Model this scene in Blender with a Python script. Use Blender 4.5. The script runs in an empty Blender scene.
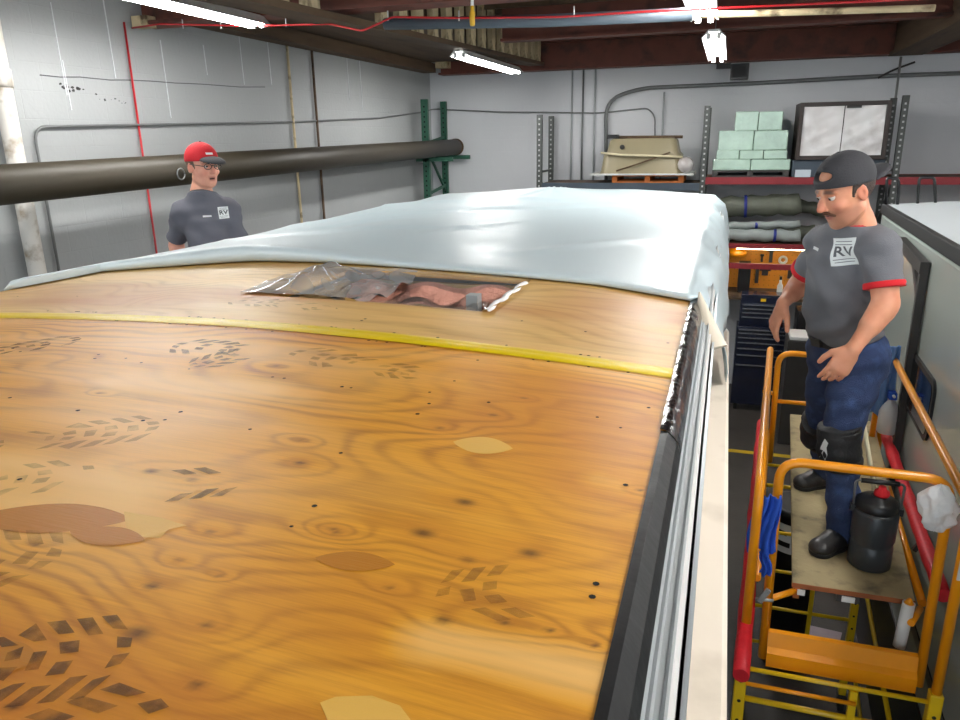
import bpy, bmesh, math, random
import numpy as np
from mathutils import Vector, Matrix
from mathutils.bvhtree import BVHTree
random.seed(7); rng = np.random.default_rng(7)
PI = math.pi
# ------------------------------------------------------------------ camera
F_PX, YAW, PITCH, ROLL = 740.0, math.radians(18.2), math.radians(16.6), math.radians(1.0)
EYE = Vector((0, 0, 4.0))
Fw = Vector((-math.sin(YAW)*math.cos(PITCH), math.cos(YAW)*math.cos(PITCH), -math.sin(PITCH)))
R0 = Vector((math.cos(YAW), math.sin(YAW), 0)); U0 = R0.cross(Fw)
Rt = R0*math.cos(ROLL) - U0*math.sin(ROLL); Up = U0*math.cos(ROLL) + R0*math.sin(ROLL)
cam_d = bpy.data.cameras.new('camera'); cam = bpy.data.objects.new('camera', cam_d)
bpy.context.scene.collection.objects.link(cam)
m3 = Matrix((Rt, Up, -Fw)).transposed()
cam.matrix_world = Matrix.Translation(EYE) @ m3.to_4x4()
cam_d.sensor_fit = 'HORIZONTAL'; cam_d.sensor_width = 36; cam_d.lens = 36*F_PX/960; cam_d.clip_start = 0.02
SC = bpy.context.scene; SC.camera = cam
SC.view_settings.view_transform = 'Standard'; SC.view_settings.look = 'None'
SC.view_settings.gamma = 1; SC.view_settings.use_curve_mapping = False
SC.view_settings.exposure = 0.14
SC.cycles.use_denoising = True
SC.cycles.max_bounces = 8; SC.cycles.transparent_max_bounces = 12
SC.cycles.sample_clamp_indirect = 6
# ------------------------------------------------------------------ world + daylight
W = bpy.data.worlds.new('sky'); SC.world = W; W.use_nodes = True
W.node_tree.nodes['Background'].inputs[0].default_value = (0.75, 0.88, 1.0, 1)
W.node_tree.nodes['Background'].inputs[1].default_value = 1.0
TUBE_E = 75.0
def area(name, loc, rot, sx, sy, power, col):
    l = bpy.data.lights.new(name, 'AREA'); l.shape = 'RECTANGLE'; l.size = sx; l.size_y = sy
    l.energy = power; l.color = col
    o = bpy.data.objects.new(name, l); SC.collection.objects.link(o); o.location = loc; o.rotation_euler = rot
    return o
# area lamp added as daylight fill in an unseen open bay behind the trailer
area('bay_fill', (-0.5, -4.1, 2.7), (math.radians(90), 0, 0), 7.5, 4.6, 260, (0.80, 0.91, 1.0))

# ------------------------------------------------------------------ helpers
def at(px, py, x=None, y=None, z=None):
    d = Fw*F_PX + Rt*(px-480) - Up*(py-360)
    if x is not None: s = (x-EYE.x)/d.x
    elif y is not None: s = (y-EYE.y)/d.y
    else: s = (z-EYE.z)/d.z
    return EYE + d*s
COL = SC.collection
def link(o, parent=None):
    COL.objects.link(o)
    if parent is not None: o.parent = parent
    return o
def tag(o, label=None, cat=None, group=None, kind=None):
    if label: o['label'] = label
    if cat: o['category'] = cat
    if group: o['group'] = group
    if kind: o['kind'] = kind
    return o
def empty(name, loc, label, cat, group=None, rz=0):
    o = bpy.data.objects.new(name, None); o.empty_display_size = .1
    o.location = loc; o.rotation_euler = (0, 0, rz); link(o)
    return tag(o, label, cat, group)
class MB:
    """collects vertices and faces"""
    def __init__(s): s.v = []; s.f = []; s.sm = []
    def add(s, vs, fs, smooth=False):
        b = len(s.v); s.v += [tuple(p) for p in vs]; s.f += [tuple(i+b for i in f) for f in fs]; s.sm += [smooth]*len(fs); return s
    def box(s, x0, x1, y0, y1, z0, z1):
        vs = [(x, y, z) for z in (z0, z1) for y in (y0, y1) for x in (x0, x1)]
        return s.add(vs, [(0,2,3,1),(4,5,7,6),(0,1,5,4),(2,6,7,3),(0,4,6,2),(1,3,7,5)])
    def hexa(s, p):  # 8 points: bottom 4 ccw, top 4 ccw
        return s.add(p, [(3,2,1,0),(4,5,6,7),(0,1,5,4),(1,2,6,5),(2,3,7,6),(3,0,4,7)])
    def bar(s, a, b, w, h, up=(0,0,1)):
        a, b = Vector(a), Vector(b); d = (b-a).normalized(); u = Vector(up)
        if abs(d.dot(u)) > .95: u = Vector((0,1,0))
        r = d.cross(u).normalized()*w/2; u = r.cross(d).normalized()*h/2
        return s.hexa([a-r-u, a+r-u, b+r-u, b-r-u, a-r+u, a+r+u, b+r+u, b-r+u])
    def tube(s, pts, r, n=10, cap=True):
        pts = [Vector(p) for p in pts]; rs = r if isinstance(r, (list, tuple)) else [r]*len(pts)
        vs = []; N = len(pts); prev = None
        for i, p in enumerate(pts):
            t = (pts[min(i+1, N-1)]-pts[max(i-1, 0)]).normalized()
            if prev is None:
                u = Vector((0,0,1)) if abs(t.z) < .9 else Vector((1,0,0)); a = t.cross(u).normalized()
            else: a = (prev - t*prev.dot(t)).normalized()
            prev = a; b = t.cross(a)
            for k in range(n):
                an = 2*PI*k/n; vs.append(p + (a*math.cos(an)+b*math.sin(an))*rs[i])
        fs = [(i*n+k, i*n+(k+1)%n, (i+1)*n+(k+1)%n, (i+1)*n+k) for i in range(N-1) for k in range(n)]
        s.add(vs, fs, True)
        if cap:
            b = len(s.v)-len(vs); s.f += [tuple(b+k for k in reversed(range(n))), tuple(b+(N-1)*n+k for k in range(n))]; s.sm += [False]*2
        return s
    def lathe(s, c, prof, n=20, axis=(0,0,1), cap=True):
        c = Vector(c); ax = Vector(axis).normalized()
        u = Vector((1,0,0)) if abs(ax.x) < .9 else Vector((0,1,0)); a = ax.cross(u).normalized(); b = ax.cross(a)
        vs = [c + ax*z + (a*math.cos(2*PI*k/n)+b*math.sin(2*PI*k/n))*r for r, z in prof for k in range(n)]
        N = len(prof)
        fs = [(i*n+k, i*n+(k+1)%n, (i+1)*n+(k+1)%n, (i+1)*n+k) for i in range(N-1) for k in range(n)]
        s.add(vs, fs, True)
        if cap:
            b0 = len(s.v)-len(vs); s.f += [tuple(b0+k for k in reversed(range(n))), tuple(b0+(N-1)*n+k for k in range(n))]; s.sm += [False]*2
        return s
    def prism(s, poly, ax, a0, a1):  # poly: 2D points in the other two axes
        def P(p, a):
            return {'x': (a, p[0], p[1]), 'y': (p[0], a, p[1]), 'z': (p[0], p[1], a)}[ax]
        n = len(poly); vs = [P(p, a0) for p in poly] + [P(p, a1) for p in poly]
        return s.add(vs, [tuple(range(n))[::-1], tuple(range(n, 2*n))] + [(i, (i+1)%n, n+(i+1)%n, n+i) for i in range(n)])
    def grid(s, nu, nv, fn, smooth=True, flip=False):
        vs = [fn(i/nu, j/nv) for j in range(nv+1) for i in range(nu+1)]
        fs = [(j*(nu+1)+i, j*(nu+1)+i+1, (j+1)*(nu+1)+i+1, (j+1)*(nu+1)+i) for j in range(nv) for i in range(nu)]
        if flip: fs = [f[::-1] for f in fs]
        return s.add(vs, fs, smooth)
    def build(s, name, m, parent=None, bevel=0, seg=2, fix=True):
        me = bpy.data.meshes.new(name); me.from_pydata(s.v, [], s.f)
        me.polygons.foreach_set('use_smooth', s.sm); me.materials.append(m); me.update()
        if fix:
            b = bmesh.new(); b.from_mesh(me); bmesh.ops.recalc_face_normals(b, faces=b.faces)
            if bevel: 
                bmesh.ops.bevel(b, geom=[e for e in b.edges if len(e.link_faces) == 2 and e.calc_face_angle(0) > .6], offset=bevel, segments=seg, affect='EDGES', profile=.5)
            b.to_mesh(me); b.free()
        return link(bpy.data.objects.new(name, me), parent)
def arc(c, r, a0, a1, n, pl='xz'):
    out = []
    for i in range(n+1):
        a = a0+(a1-a0)*i/n; u, v = r*math.cos(a), r*math.sin(a)
        out.append(Vector(c)+Vector({'xz': (u,0,v), 'yz': (0,u,v), 'xy': (u,v,0)}[pl]))
    return out
def round_path(pts, r, n=5):
    pts = [Vector(p) for p in pts]; out = [pts[0]]
    for i in range(1, len(pts)-1):
        a, b, c = pts[i-1], pts[i], pts[i+1]; d1 = (a-b); d2 = (c-b); q = min(r, d1.length*.49, d2.length*.49)
        p1 = b+d1.normalized()*q; p2 = b+d2.normalized()*q
        for k in range(n+1):
            t = k/n; out.append(p1*(1-t)**2 + b*2*t*(1-t) + p2*t*t)
    return out+[pts[-1]]
# ------------------------------------------------------------------ materials
def newmat(name):
    m = bpy.data.materials.new(name); m.use_nodes = True; return m, m.node_tree.nodes, m.node_tree.links, m.node_tree.nodes['Principled BSDF']
def rgb(r, g, b):  # sRGB 0-255 to linear
    f = lambda c: (c/255/12.92) if c/255 <= .04045 else ((c/255+.055)/1.055)**2.4
    return (f(r), f(g), f(b), 1)
def mat(name, col, rough=.5, metal=0, var=.12, vs=8, bump=0, bs=60, coat=0, sss=0, spec=.5, stretch=(1,1,1), dirt_sheen=None, ds=3, emit=0):
    m, N, L, P = newmat(name); c = rgb(*col)
    P.inputs['Roughness'].default_value = rough; P.inputs['Metallic'].default_value = metal
    P.inputs['Coat Weight'].default_value = coat; P.inputs['Coat Roughness'].default_value = .12; P.inputs['Specular IOR Level'].default_value = spec
    tc = N.new('ShaderNodeTexCoord'); mp = N.new('ShaderNodeMapping'); mp.inputs['Scale'].default_value = stretch
    L.new(tc.outputs['Object'], mp.inputs[0])
    no = N.new('ShaderNodeTexNoise'); no.inputs['Scale'].default_value = vs; no.inputs['Detail'].default_value = 5; L.new(mp.outputs[0], no.inputs[0])
    mx = N.new('ShaderNodeMix'); mx.data_type = 'RGBA'
    mx.inputs[6].default_value = tuple(min(1, x*(1-var)) for x in c[:3])+(1,); mx.inputs[7].default_value = tuple(min(1, x*(1+var)) for x in c[:3])+(1,)
    L.new(no.outputs[0], mx.inputs[0]); out = mx.outputs[2]
    if dirt_sheen:
        n2 = N.new('ShaderNodeTexNoise'); n2.inputs['Scale'].default_value = ds; n2.inputs['Detail'].default_value = 8; L.new(mp.outputs[0], n2.inputs[0])
        r = N.new('ShaderNodeMapRange'); r.inputs[1].default_value = .52; r.inputs[2].default_value = .72; L.new(n2.outputs[0], r.inputs[0])
        m2 = N.new('ShaderNodeMix'); m2.data_type = 'RGBA'; L.new(r.outputs[0], m2.inputs[0]); L.new(out, m2.inputs[6]); m2.inputs[7].default_value = rgb(*dirt_sheen); out = m2.outputs[2]
    L.new(out, P.inputs['Base Color'])
    if sss: P.inputs['Subsurface Weight'].default_value = sss; P.inputs['Subsurface Radius'].default_value = (.02,.008,.004)
    if bump:
        n3 = N.new('ShaderNodeTexNoise'); n3.inputs['Scale'].default_value = bs; n3.inputs['Detail'].default_value = 4; L.new(mp.outputs[0], n3.inputs[0])
        b = N.new('ShaderNodeBump'); b.inputs['Strength'].default_value = bump; b.inputs['Distance'].default_value = .01
        L.new(n3.outputs[0], b.inputs['Height']); L.new(b.outputs[0], P.inputs['Normal'])
    if emit: P.inputs['Emission Color'].default_value = c; P.inputs['Emission Strength'].default_value = emit
    return m
M = dict(
 steel_paint=mat('dark_steel_paint', (52,50,48), .5, 0, .2),
 grey_conduit=mat('grey_conduit', (120,122,122), .45, .3, .15),
 wall_paint_pipe=mat('painted_pipe', (176,180,182), .5),
 white_pipe=mat('white_pipe', (212,208,200), .6, dirt_sheen=(150,135,115), ds=9),
 red_cable=mat('red_cable', (186,28,34), .4),
 yellow_plastic=mat('yellow_plastic', (225,175,50), .4),
 orange=mat('orange_powder_coat', (246,156,10), .32, 0, .08, 14, coat=.3),
 yellow=mat('yellow_powder_coat', (238,196,20), .35, 0, .1, 14, coat=.3),
 red_foam=mat('red_foam_padding', (206,20,36), .55, 0, .2, 30, bump=.3, bs=40),
 black_plastic=mat('black_plastic', (22,22,24), .4), black_rubber=mat('black_rubber', (26,26,27), .65),
 dark_jug=mat('charcoal_jug', (52,56,60), .35, 0, .08, bump=.05),
 white_plastic=mat('white_plastic', (228,228,226), .35), milky=mat('milky_plastic', (205,205,205), .3),
 white_cloth=mat('white_rag', (248,246,247), .9, bump=.3, bs=120), blue_cloth=mat('blue_rag', (36,84,190), .9, bump=.3, bs=120),
 pale_blue_cloth=mat('pale_blue_rag', (112,150,205), .9, bump=.3, bs=120),
 brown_beam=mat('oxide_red_beam', (112,62,48), .65, 0, .3, 5, dirt_sheen=(66,44,36), ds=4),
 dark_wood=mat('dark_old_wood', (92,72,52), .8, 0, .4, 10, stretch=(1,.1,1), dirt_sheen=(48,36,28), ds=6),
 tan_rib=mat('tan_rib', (206,188,150), .8, 0, .25, 9, dirt_sheen=(95,78,58), ds=9),
 deck=mat('roof_deck', (66,48,38), .85, 0, .4, 3, stretch=(.3,2,1)),
 grey_duct=mat('grey_duct', (84,94,104), .5), brown_tube=mat('brown_tube', (54,48,36), .5, 0, .25, 3, stretch=(1,.2,1)),
 green_rack=mat('green_rack', (38,84,66), .5, 0, .2), blue_rack=mat('slate_rack', (58,70,82), .5, 0, .2),
 red_rack=mat('red_rack_beam', (130,30,38), .5, 0, .2), galvanised=mat('galvanised', (150,152,150), .45, .4, .25, 20),
 hole=mat('slot_shadow_black', (14,14,14), .9), pallet=mat('pallet_wood', (190,110,50), .7, 0, .3, 12, stretch=(.2,2,2)),
 board_white=mat('white_board', (214,216,212), .5), cream_shell=mat('cream_shell', (150,140,112), .38, 0, .08, 4), strap_w=mat('cream_strap', (216,206,172), .6),
 green_wrap=mat('pale_green_wrap', (176,204,186), .18, 0, .35, 5, bump=1.0, bs=14, coat=.6),
 foil=mat('silver_film', (236,230,228), .22, .0, .35, 1.6, bump=.5, bs=3, coat=.6, dirt_sheen=(168,160,158), ds=2.2), dark_frame=mat('dark_frame', (50,40,36), .5),  # silver film: blotches in the colour imitate cloudy reflections
 roll_wrap=mat('grey_carpet_roll', (92,96,84), .6, 0, .2, 14, bump=.5, bs=30), roll_white=mat('pale_roll', (150,158,156), .45, bump=.3, bs=20),
 rack_post=mat('dark_rack_post', (62,66,64), .5, .1, .2), slot=mat('bright_slot', (186,188,188), .6),
 ridge_white=mat('white_paint_drip', (208,212,214), .5), crack=mat('crack_shadow', (96,96,98), .9),
 blue_strap=mat('blue_strap', (30,44,128), .6),
 peg=mat('orange_pegboard', (228,150,44), .6, 0, .15, 6), chest=mat('navy_tool_chest', (20,26,48), .25, 0, .1, coat=.4),
 chrome=mat('chrome', (205,208,214), .2, .9), concrete=mat('worn_concrete', (62,57,52), .55, 0, .3, 3, bump=.2, bs=30, dirt_sheen=(40,36,33), ds=1.5),
 yellow_line=mat('yellow_floor_paint', (205,170,30), .6), mesh_grey=mat('aluminium_rail', (178,184,186), .42, .0, .08, 20, stretch=(1,.1,1)),
 silver_trim=mat('silver_trim', (196,204,210), .3, .4), beige_case=mat('beige_awning_case', (240,228,212), .45, 0, .05, 5, dirt_sheen=(216,203,186), ds=5),
 sidewall=mat('white_sidewall', (205,205,200), .3, coat=.2), pink=mat('pink_insulation', (240,172,152), .95, 0, .2, 16, bump=1, bs=40),
 stud=mat('pale_stud', (180,150,100), .75), glass_dark=mat('dark_window_glass', (12,14,15), .06, 0, .05, coat=.5),
 tyre=mat('tyre', (24,24,24), .8), denim=mat('navy_denim', (40,56,92), .9, 0, .2, 10, bump=.5, bs=220, dirt_sheen=(62,84,130), ds=12),
 shirt=mat('charcoal_tshirt', (104,105,110), .92, 0, .08, 20, bump=.35, bs=260), shirt2=mat('slate_tshirt', (98,99,108), .92, 0, .08, 20, bump=.35, bs=260),
 red_trim=mat('red_shirt_trim', (200,24,34), .85), cap_black=mat('charcoal_cap', (50,50,54), .85, bump=.3, bs=200), cap_red=mat('red_cap', (196,22,36), .8, bump=.3, bs=200),
 leather=mat('black_leather', (30,28,28), .45, 0, .2, 20, bump=.3, bs=60), hair=mat('dark_brown_hair', (50,34,26), .7, bump=.6, bs=200), hair_grey=mat('grey_brown_hair', (110,88,72), .7, bump=.6, bs=200),
 moustache=mat('brown_moustache', (96,62,44), .8, bump=.6, bs=200), kneepad=mat('black_kneepad', (26,27,30), .7, bump=.3, bs=90), print_white=mat('white_shirt_print', (226,230,230), .7), print_grey=mat('grey_shirt_print', (92,94,98), .8),
 eye_white=mat('eye_white', (222,214,208), .25), iris=mat('dark_iris', (40,28,22), .2), paper=mat('grey_paper', (168,152,158), .8), brass=mat('brass', (210,165,70), .35, .7),
 seam_tape=mat('yellow_seam_tape', (232,200,6), .4, 0, .12, 10, bump=.2, bs=30),
)
def tubelight_mat():
    m, N, L, P = newmat('lit_fluorescent_tube'); N.remove(P); e = N.new('ShaderNodeEmission'); e.inputs[0].default_value = (1, .985, .955, 1); e.inputs[1].default_value = TUBE_E
    L.new(e.outputs[0], N['Material Output'].inputs[0]); return m
M['tube'] = tubelight_mat()
def emis(name, col, s):
    m, N, L, P = newmat(name); N.remove(P); e = N.new('ShaderNodeEmission'); e.inputs[0].default_value = rgb(*col); e.inputs[1].default_value = s
    L.new(e.outputs[0], N['Material Output'].inputs[0]); return m
M['bench_tube'] = emis('lit_bench_tube', (255,236,200), 22)
# clear crumpled film
def film_mat(name='clear_plastic_film', op=.10):
    m, N, L, P = newmat(name); tr = N.new('ShaderNodeBsdfTransparent'); gl = N.new('ShaderNodeBsdfGlossy'); gl.inputs['Roughness'].default_value = .12
    df = N.new('ShaderNodeBsdfDiffuse'); df.inputs[0].default_value = (.8,.82,.82,1); m1 = N.new('ShaderNodeMixShader'); m2 = N.new('ShaderNodeMixShader')
    fr = N.new('ShaderNodeFresnel'); fr.inputs[0].default_value = 1.28; m1.inputs[0].default_value = op; L.new(tr.outputs[0], m1.inputs[1]); L.new(df.outputs[0], m1.inputs[2])
    L.new(fr.outputs[0], m2.inputs[0]); L.new(m1.outputs[0], m2.inputs[1]); L.new(gl.outputs[0], m2.inputs[2]); L.new(m2.outputs[0], N['Material Output'].inputs[0]); return m
M['film'] = film_mat(); M['film_milky'] = film_mat('milky_plastic_film', .30)
# painted block wall: faint courses and drips in the relief, scuffs in colour
def wall_mat(name, c1, c2, axis):
    m, N, L, P = newmat(name); P.inputs['Roughness'].default_value = .6
    tc = N.new('ShaderNodeTexCoord'); mp = N.new('ShaderNodeMapping'); L.new(tc.outputs['Object'], mp.inputs[0])
    mp.inputs['Rotation'].default_value = (0, PI/2, PI/2) if axis == 'x' else (PI/2, 0, 0)
    n = N.new('ShaderNodeTexNoise'); n.inputs['Scale'].default_value = .9; n.inputs['Detail'].default_value = 7; L.new(tc.outputs['Object'], n.inputs[0])
    mx = N.new('ShaderNodeMix'); mx.data_type = 'RGBA'; mx.inputs[6].default_value = rgb(*c1); mx.inputs[7].default_value = rgb(*c2); L.new(n.outputs[0], mx.inputs[0])
    L.new(mx.outputs[2], P.inputs['Base Color'])
    s = N.new('ShaderNodeSeparateXYZ'); L.new(tc.outputs['Object'], s.inputs[0]); cb = N.new('ShaderNodeCombineXYZ')
    L.new(s.outputs[1 if axis == 'x' else 0], cb.inputs[0]); L.new(s.outputs[2], cb.inputs[1])
    br = N.new('ShaderNodeTexBrick'); br.inputs['Scale'].default_value = 1; br.inputs['Brick Width'].default_value = .4; br.inputs['Row Height'].default_value = .2; br.inputs['Mortar Size'].default_value = .006; br.inputs['Mortar Smooth'].default_value = 1
    L.new(cb.outputs[0], br.inputs['Vector'])
    n2 = N.new('ShaderNodeTexNoise'); n2.inputs['Scale'].default_value = 25; n2.inputs['Detail'].default_value = 6; L.new(tc.outputs['Object'], n2.inputs[0])
    md = N.new('ShaderNodeMath'); md.operation = 'MULTIPLY_ADD'; L.new(br.outputs['Fac'], md.inputs[0]); md.inputs[1].default_value = -.5; L.new(n2.outputs[0], md.inputs[2])
    b = N.new('ShaderNodeBump'); b.inputs['Strength'].default_value = .35; b.inputs['Distance'].default_value = .008; L.new(md.outputs[0], b.inputs['Height']); L.new(b.outputs[0], P.inputs['Normal'])
    return m
M['wall_l'] = wall_mat('grey_painted_block', (152,155,156), (174,177,177), 'x')
M['wall_b'] = wall_mat('white_painted_plaster', (206,208,212), (224,226,229), 'y')

# ------------------------------------------------------------------ the building
def struct(name, mb, m, parent=None): return tag(mb.build(name, m, parent), kind='structure')
XL, XR, YB, YF, ZC = -4.92, 7.5, 12.5, -4.2, 5.62
floor = struct('floor', MB().box(XL-.2, XR+.2, YF-.2, YB+.2, -.15, 0), M['concrete'])
wl = struct('wall_left', MB().box(XL-.2, XL, YF, YB, 0, ZC), M['wall_l'])
wb = struct('wall_back', MB().box(XL, XR, YB, YB+.2, 0, ZC), M['wall_b'])
wr = struct('wall_right', MB().box(XR, XR+.2, YF, YB, 0, ZC), M['wall_b'])
wf = MB(); wf.box(XL, -4.3, YF-.2, YF, 0, ZC); wf.box(3.3, XR, YF-.2, YF, 0, ZC); wf.box(-4.3, 3.3, YF-.2, YF, 5.05, ZC)
struct('wall_front', wf, M['wall_b'])
ceil = struct('ceiling', MB().box(XL-.2, XR+.2, YF-.2, YB+.2, ZC, ZC+.15), M['deck'])
# floor line
o = MB().box(-1.2, 3.2, 9.55, 9.65, 0, .003).build('floor_line', M['yellow_line'], floor)
# ceiling beams: parts of the ceiling
def ibeam_x(y, x0, x1, z0, z1, m, w=.2):
    b = MB(); b.box(x0, x1, y-w/2, y+w/2, z0, z0+.03); b.box(x0, x1, y-.012, y+.012, z0+.03, z1-.03); b.box(x0, x1, y-w/2, y+w/2, z1-.03, z1)
    return b.build('steel_beam', m, ceil)
ibeam_x(5.75, -4.9, 7.4, 4.98, 5.5, M['brown_beam'], .26)
ibeam_x(9.3, -2.7, 7.4, 5.12, 5.6, M['brown_beam'], .2)
ibeam_x(12.2, -4.6, 7.4, 5.02, 5.45, M['brown_beam'], .26)
ibeam_x(2.2, -4.9, 7.4, 5.1, 5.6, M['brown_beam'], .26)
for y in (0, -2.4): ibeam_x(y, -4.9, 7.4, 5.1, 5.6, M['brown_beam'], .26)
def purlin(name, x, y0, y1, z0, z1, w, m): return MB().box(x-w/2, x+w/2, y0, y1, z0, z1).build(name, m, ceil)
def gz(y): return 4.83+.26*(y-4.2)/7.9
GX = -2.95
MB().hexa([(GX-.16,-4,gz(-4)),(GX+.10,-4,gz(-4)),(GX+.10,12.15,gz(12.15)),(GX-.16,12.15,gz(12.15)),(GX-.16,-4,gz(-4)+.05),(GX+.10,-4,gz(-4)+.05),(GX+.10,12.15,gz(12.15)+.05),(GX-.16,12.15,gz(12.15)+.05)]).build('timber_flange', M['dark_wood'], ceil)
MB().box(GX-.08, GX+.0, -4, 12.15, 5.12, 5.6).build('timber_web', M['dark_wood'], ceil)
rib = None
for i in range(26):   # pale uprights along the side of the timber girder
    y = 4.3+i*.40
    if 5.45 < y < 6.0 or y > 12: continue
    h = 5.6-gz(y)-.055
    if rib is None:
        rib = MB().box(-.03, .03, -.095, .095, 0, .5).build('girder_upright', M['tan_rib'], ceil); c = rib
    else:
        c = rib.copy(); COL.objects.link(c); c.parent = ceil
    c.location = (GX+.05, y, gz(y)+.052); c.scale = (1, random.uniform(.8, 1.1), h/.5)
purlin('wall_plate', -4.78, 5.9, 12.15, 5.06, 5.2, .22, M['dark_wood'])
purlin('side_girder', 2.2, -4, 12.15, 5.05, 5.6, .3, M['dark_wood'])
purlin('side_girder_flange', 2.2, -4, 12.15, 5.0, 5.05, .42, M['dark_wood'])
for i in range(14):  # joists under the deck
    y = 6.2+i*.42
    MB().box(-2.9, 2.1, y-.02, y+.02, 5.47, 5.6).build('joist', M['dark_wood'], ceil)
MB().box(-4.9, -3.04, 5.95, 12.05, 5.21, 5.23).build('soffit_board', M['dark_wood'], ceil)
MB().box(-4.62, -4.42, 12.0, 12.2, 5.12, 5.4).build('timber_block', M['tan_rib'], ceil)
b = MB().box(-4.9, -4.75, 5.6, 5.72, 4.96, 5.05); b.build('timber_block', M['tan_rib'], ceil)
# wall ridges, crack and chipped paint
for (px, py0, py1) in ((50,2,95),(62,60,110),(103,0,78),(160,40,118),(203,45,75),(238,30,85),(266,30,85),(345,35,100),(358,40,110)):
    p = at(px, py0, x=XL); q = at(px+(py1-py0)*.14, py1, x=XL)
    MB().bar((XL+.002, p.y, p.z), (XL+.002, p.y+.01, q.z), .010, .006, up=(1,0,0)).build('paint_ridge', M['ridge_white'], wl)
pts = [at(px, py, x=XL+.003) for px, py in ((40,75),(60,77),(80,77),(110,80),(128,80),(150,81),(175,83),(200,84),(240,87),(265,87))]
MB().tube(pts, .004, 5).build('wall_crack', M['crack'], wl)
b = MB()
for i in range(26):
    t = random.random(); p = at(62+t*66+random.uniform(-2,2), 86+t*18+random.uniform(-3,3), x=XL+.001); r = random.uniform(.006, .03)*(1.2-t)
    poly = [(p.y+r*random.uniform(.4,1.3)*math.cos(a), p.z+r*.7*random.uniform(.4,1)*math.sin(a)) for a in (0, 1, 2, 3, 4, 5.2)]
    b.prism(poly, 'x', XL-.001, XL+.003)
b.build('chipped_paint', M['steel_paint'], wl)
# pipes and cables on the walls
def pipe(name, pts, r, m, label, cat='pipe', bend=.08, n=8): return tag(MB().tube(round_path(pts, bend), r, n).build(name, m), label, cat)
p0, p1 = at(-6, 40, x=-4.82), at(38, 278, x=-4.82)
pw = empty('downpipe', (-4.82, p1.y, 0), 'fat white dirty vertical pipe at the far left of the grey wall', 'pipe')
yy = (p0.y+p1.y)/2
MB().tube([(0, yy-p1.y, 0), (0, yy-p1.y, ZC-.01)], .062, 16).build('pipe_run', M['white_pipe'], pw)
MB().tube([(0, yy-p1.y, 4.40), (0, yy-p1.y, 4.52)], .072, 16).build('coupling', M['white_pipe'], pw)
pipe('drop_cable', [(-4.89, 5.50, 0.6), (-4.89, 5.50, 4.99)], .009, M['red_cable'], 'thick red cable running straight down the grey wall behind the man in the red cap', 'cable')
pts = [at(132, 28, y=5.6), at(160, 24, y=5.55), at(250, 26, y=5.55), at(330, 24, y=5.55), at(362, 31, y=5.45), at(378, 24, y=5.5), at(392, 17, y=5.55), at(460, 18, y=5.55), at(560, 17, y=5.55), at(640, 12, y=5.55), at(960, -3, y=5.55)]
pipe('air_hose', pts, .0075, M['red_cable'], 'thin red hose strung along the roof beam', 'hose', .03)
def hook_clip(px, py, lb):
    p = at(px, py, y=5.55); b = MB().tube([p+Vector((0,0,-.02)), p+Vector((0,0,.05))], .005, 6)
    return tag(b.build('hose_clip', M['white_plastic']), lb, 'clip', 'clips along the red hose')
for (px, py), q in zip(((183,26),(221,26),(286,24),(388,18),(459,18),(574,14)), ('leftmost, under the near strip light', 'second from the left, under the near strip light', 'third from the left, just right of the near strip light', 'where the hose rises onto the grey pipe', 'left of the yellow hanging plug', 'rightmost, right of the yellow hanging plug')): hook_clip(px, py, 'white hose clip '+q)
a, c = at(40, 165, x=-4.89), at(52, 127, x=-4.89)
pts = [(-4.89, a.y, 1.0), (-4.89, a.y, at(46, 127, x=-4.89).z), at(290, 122, x=-4.89), at(380, 118, x=-4.89), (-4.88, 11.9, at(425, 113, x=-4.89).z), (-4.85, 12.46, at(436, 109, y=12.46).z), at(500, 112, y=12.46), at(600, 113, y=12.46), at(648, 108, y=12.46), at(655, 116, y=12.46), at(655, 175, y=12.46)]
pipe('electrical_conduit', pts, .011, M['grey_conduit'], 'thin grey conduit rising, then crossing both walls at mid height', 'conduit', .12)
for i, (pxx, py0, py1, m_) in enumerate(((291, 30, 152, 'tan_rib'), (315, 30, 165, 'dark_wood'))):
    p = at(pxx, py0+60, x=-4.88)
    pipe('wall_pipe', [(-4.885, p.y, .1), (-4.885, p.y, 5.1)], .016, M[m_], ['thin tan vertical pipe on the grey wall, left of the pair', 'thin dark brown vertical pipe on the grey wall, right of the pair'][i])
p = at(50, 235, x=-4.88)
# big conduit on the back wall
zc = at(700, 86, y=12.4).z
pts = [at(606, 190, y=12.42), at(606, 100, y=12.42), at(640, 88, y=12.42), at(760, 83, y=12.42), at(880, 76, y=12.42), at(1000, 72, y=12.42)]
pipe('large_conduit', pts, .030, M['grey_conduit'], 'fat grey conduit that bends from vertical to run along the top of the back wall', 'conduit', .35, 10)
pipe('bracket_cable', [at(878, 78, y=12.38), at(893, 70, y=12.38), at(915, 62, y=12.38)], .014, M['steel_paint'], 'short dark cable rising to the roof beam at right of the back wall', 'cable')
names = ['leftmost of the four thin vertical conduits on the back wall', 'second thin vertical conduit on the back wall, with couplings', 'third thin vertical conduit on the back wall', 'thin vertical conduit behind the beige tub on the back wall']
for i, (px, py0, py1) in enumerate(((572, 66, 180), (583, 66, 180), (595, 66, 180), (664, 92, 170))):
    p = at(px, 100, y=12.47); pipe('thin_conduit', [(p.x, 12.465, at(px, py1+20, y=12.465).z), (p.x, 12.465, at(px, py0, y=12.465).z)], .014, M['wall_paint_pipe' if i != 1 else 'grey_conduit'], names[i], 'conduit')
p = at(898, 80, y=12.3); pipe('sprinkler_drop', [(p.x, 12.3, 3.4), (p.x, 12.3, 5.0)], .016, M['galvanised'], 'thin galvanised pole in front of the back wall beside the film-wrapped crate')
a = at(731, 65, y=12.1); c = at(748, 80, y=12.1)
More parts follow.
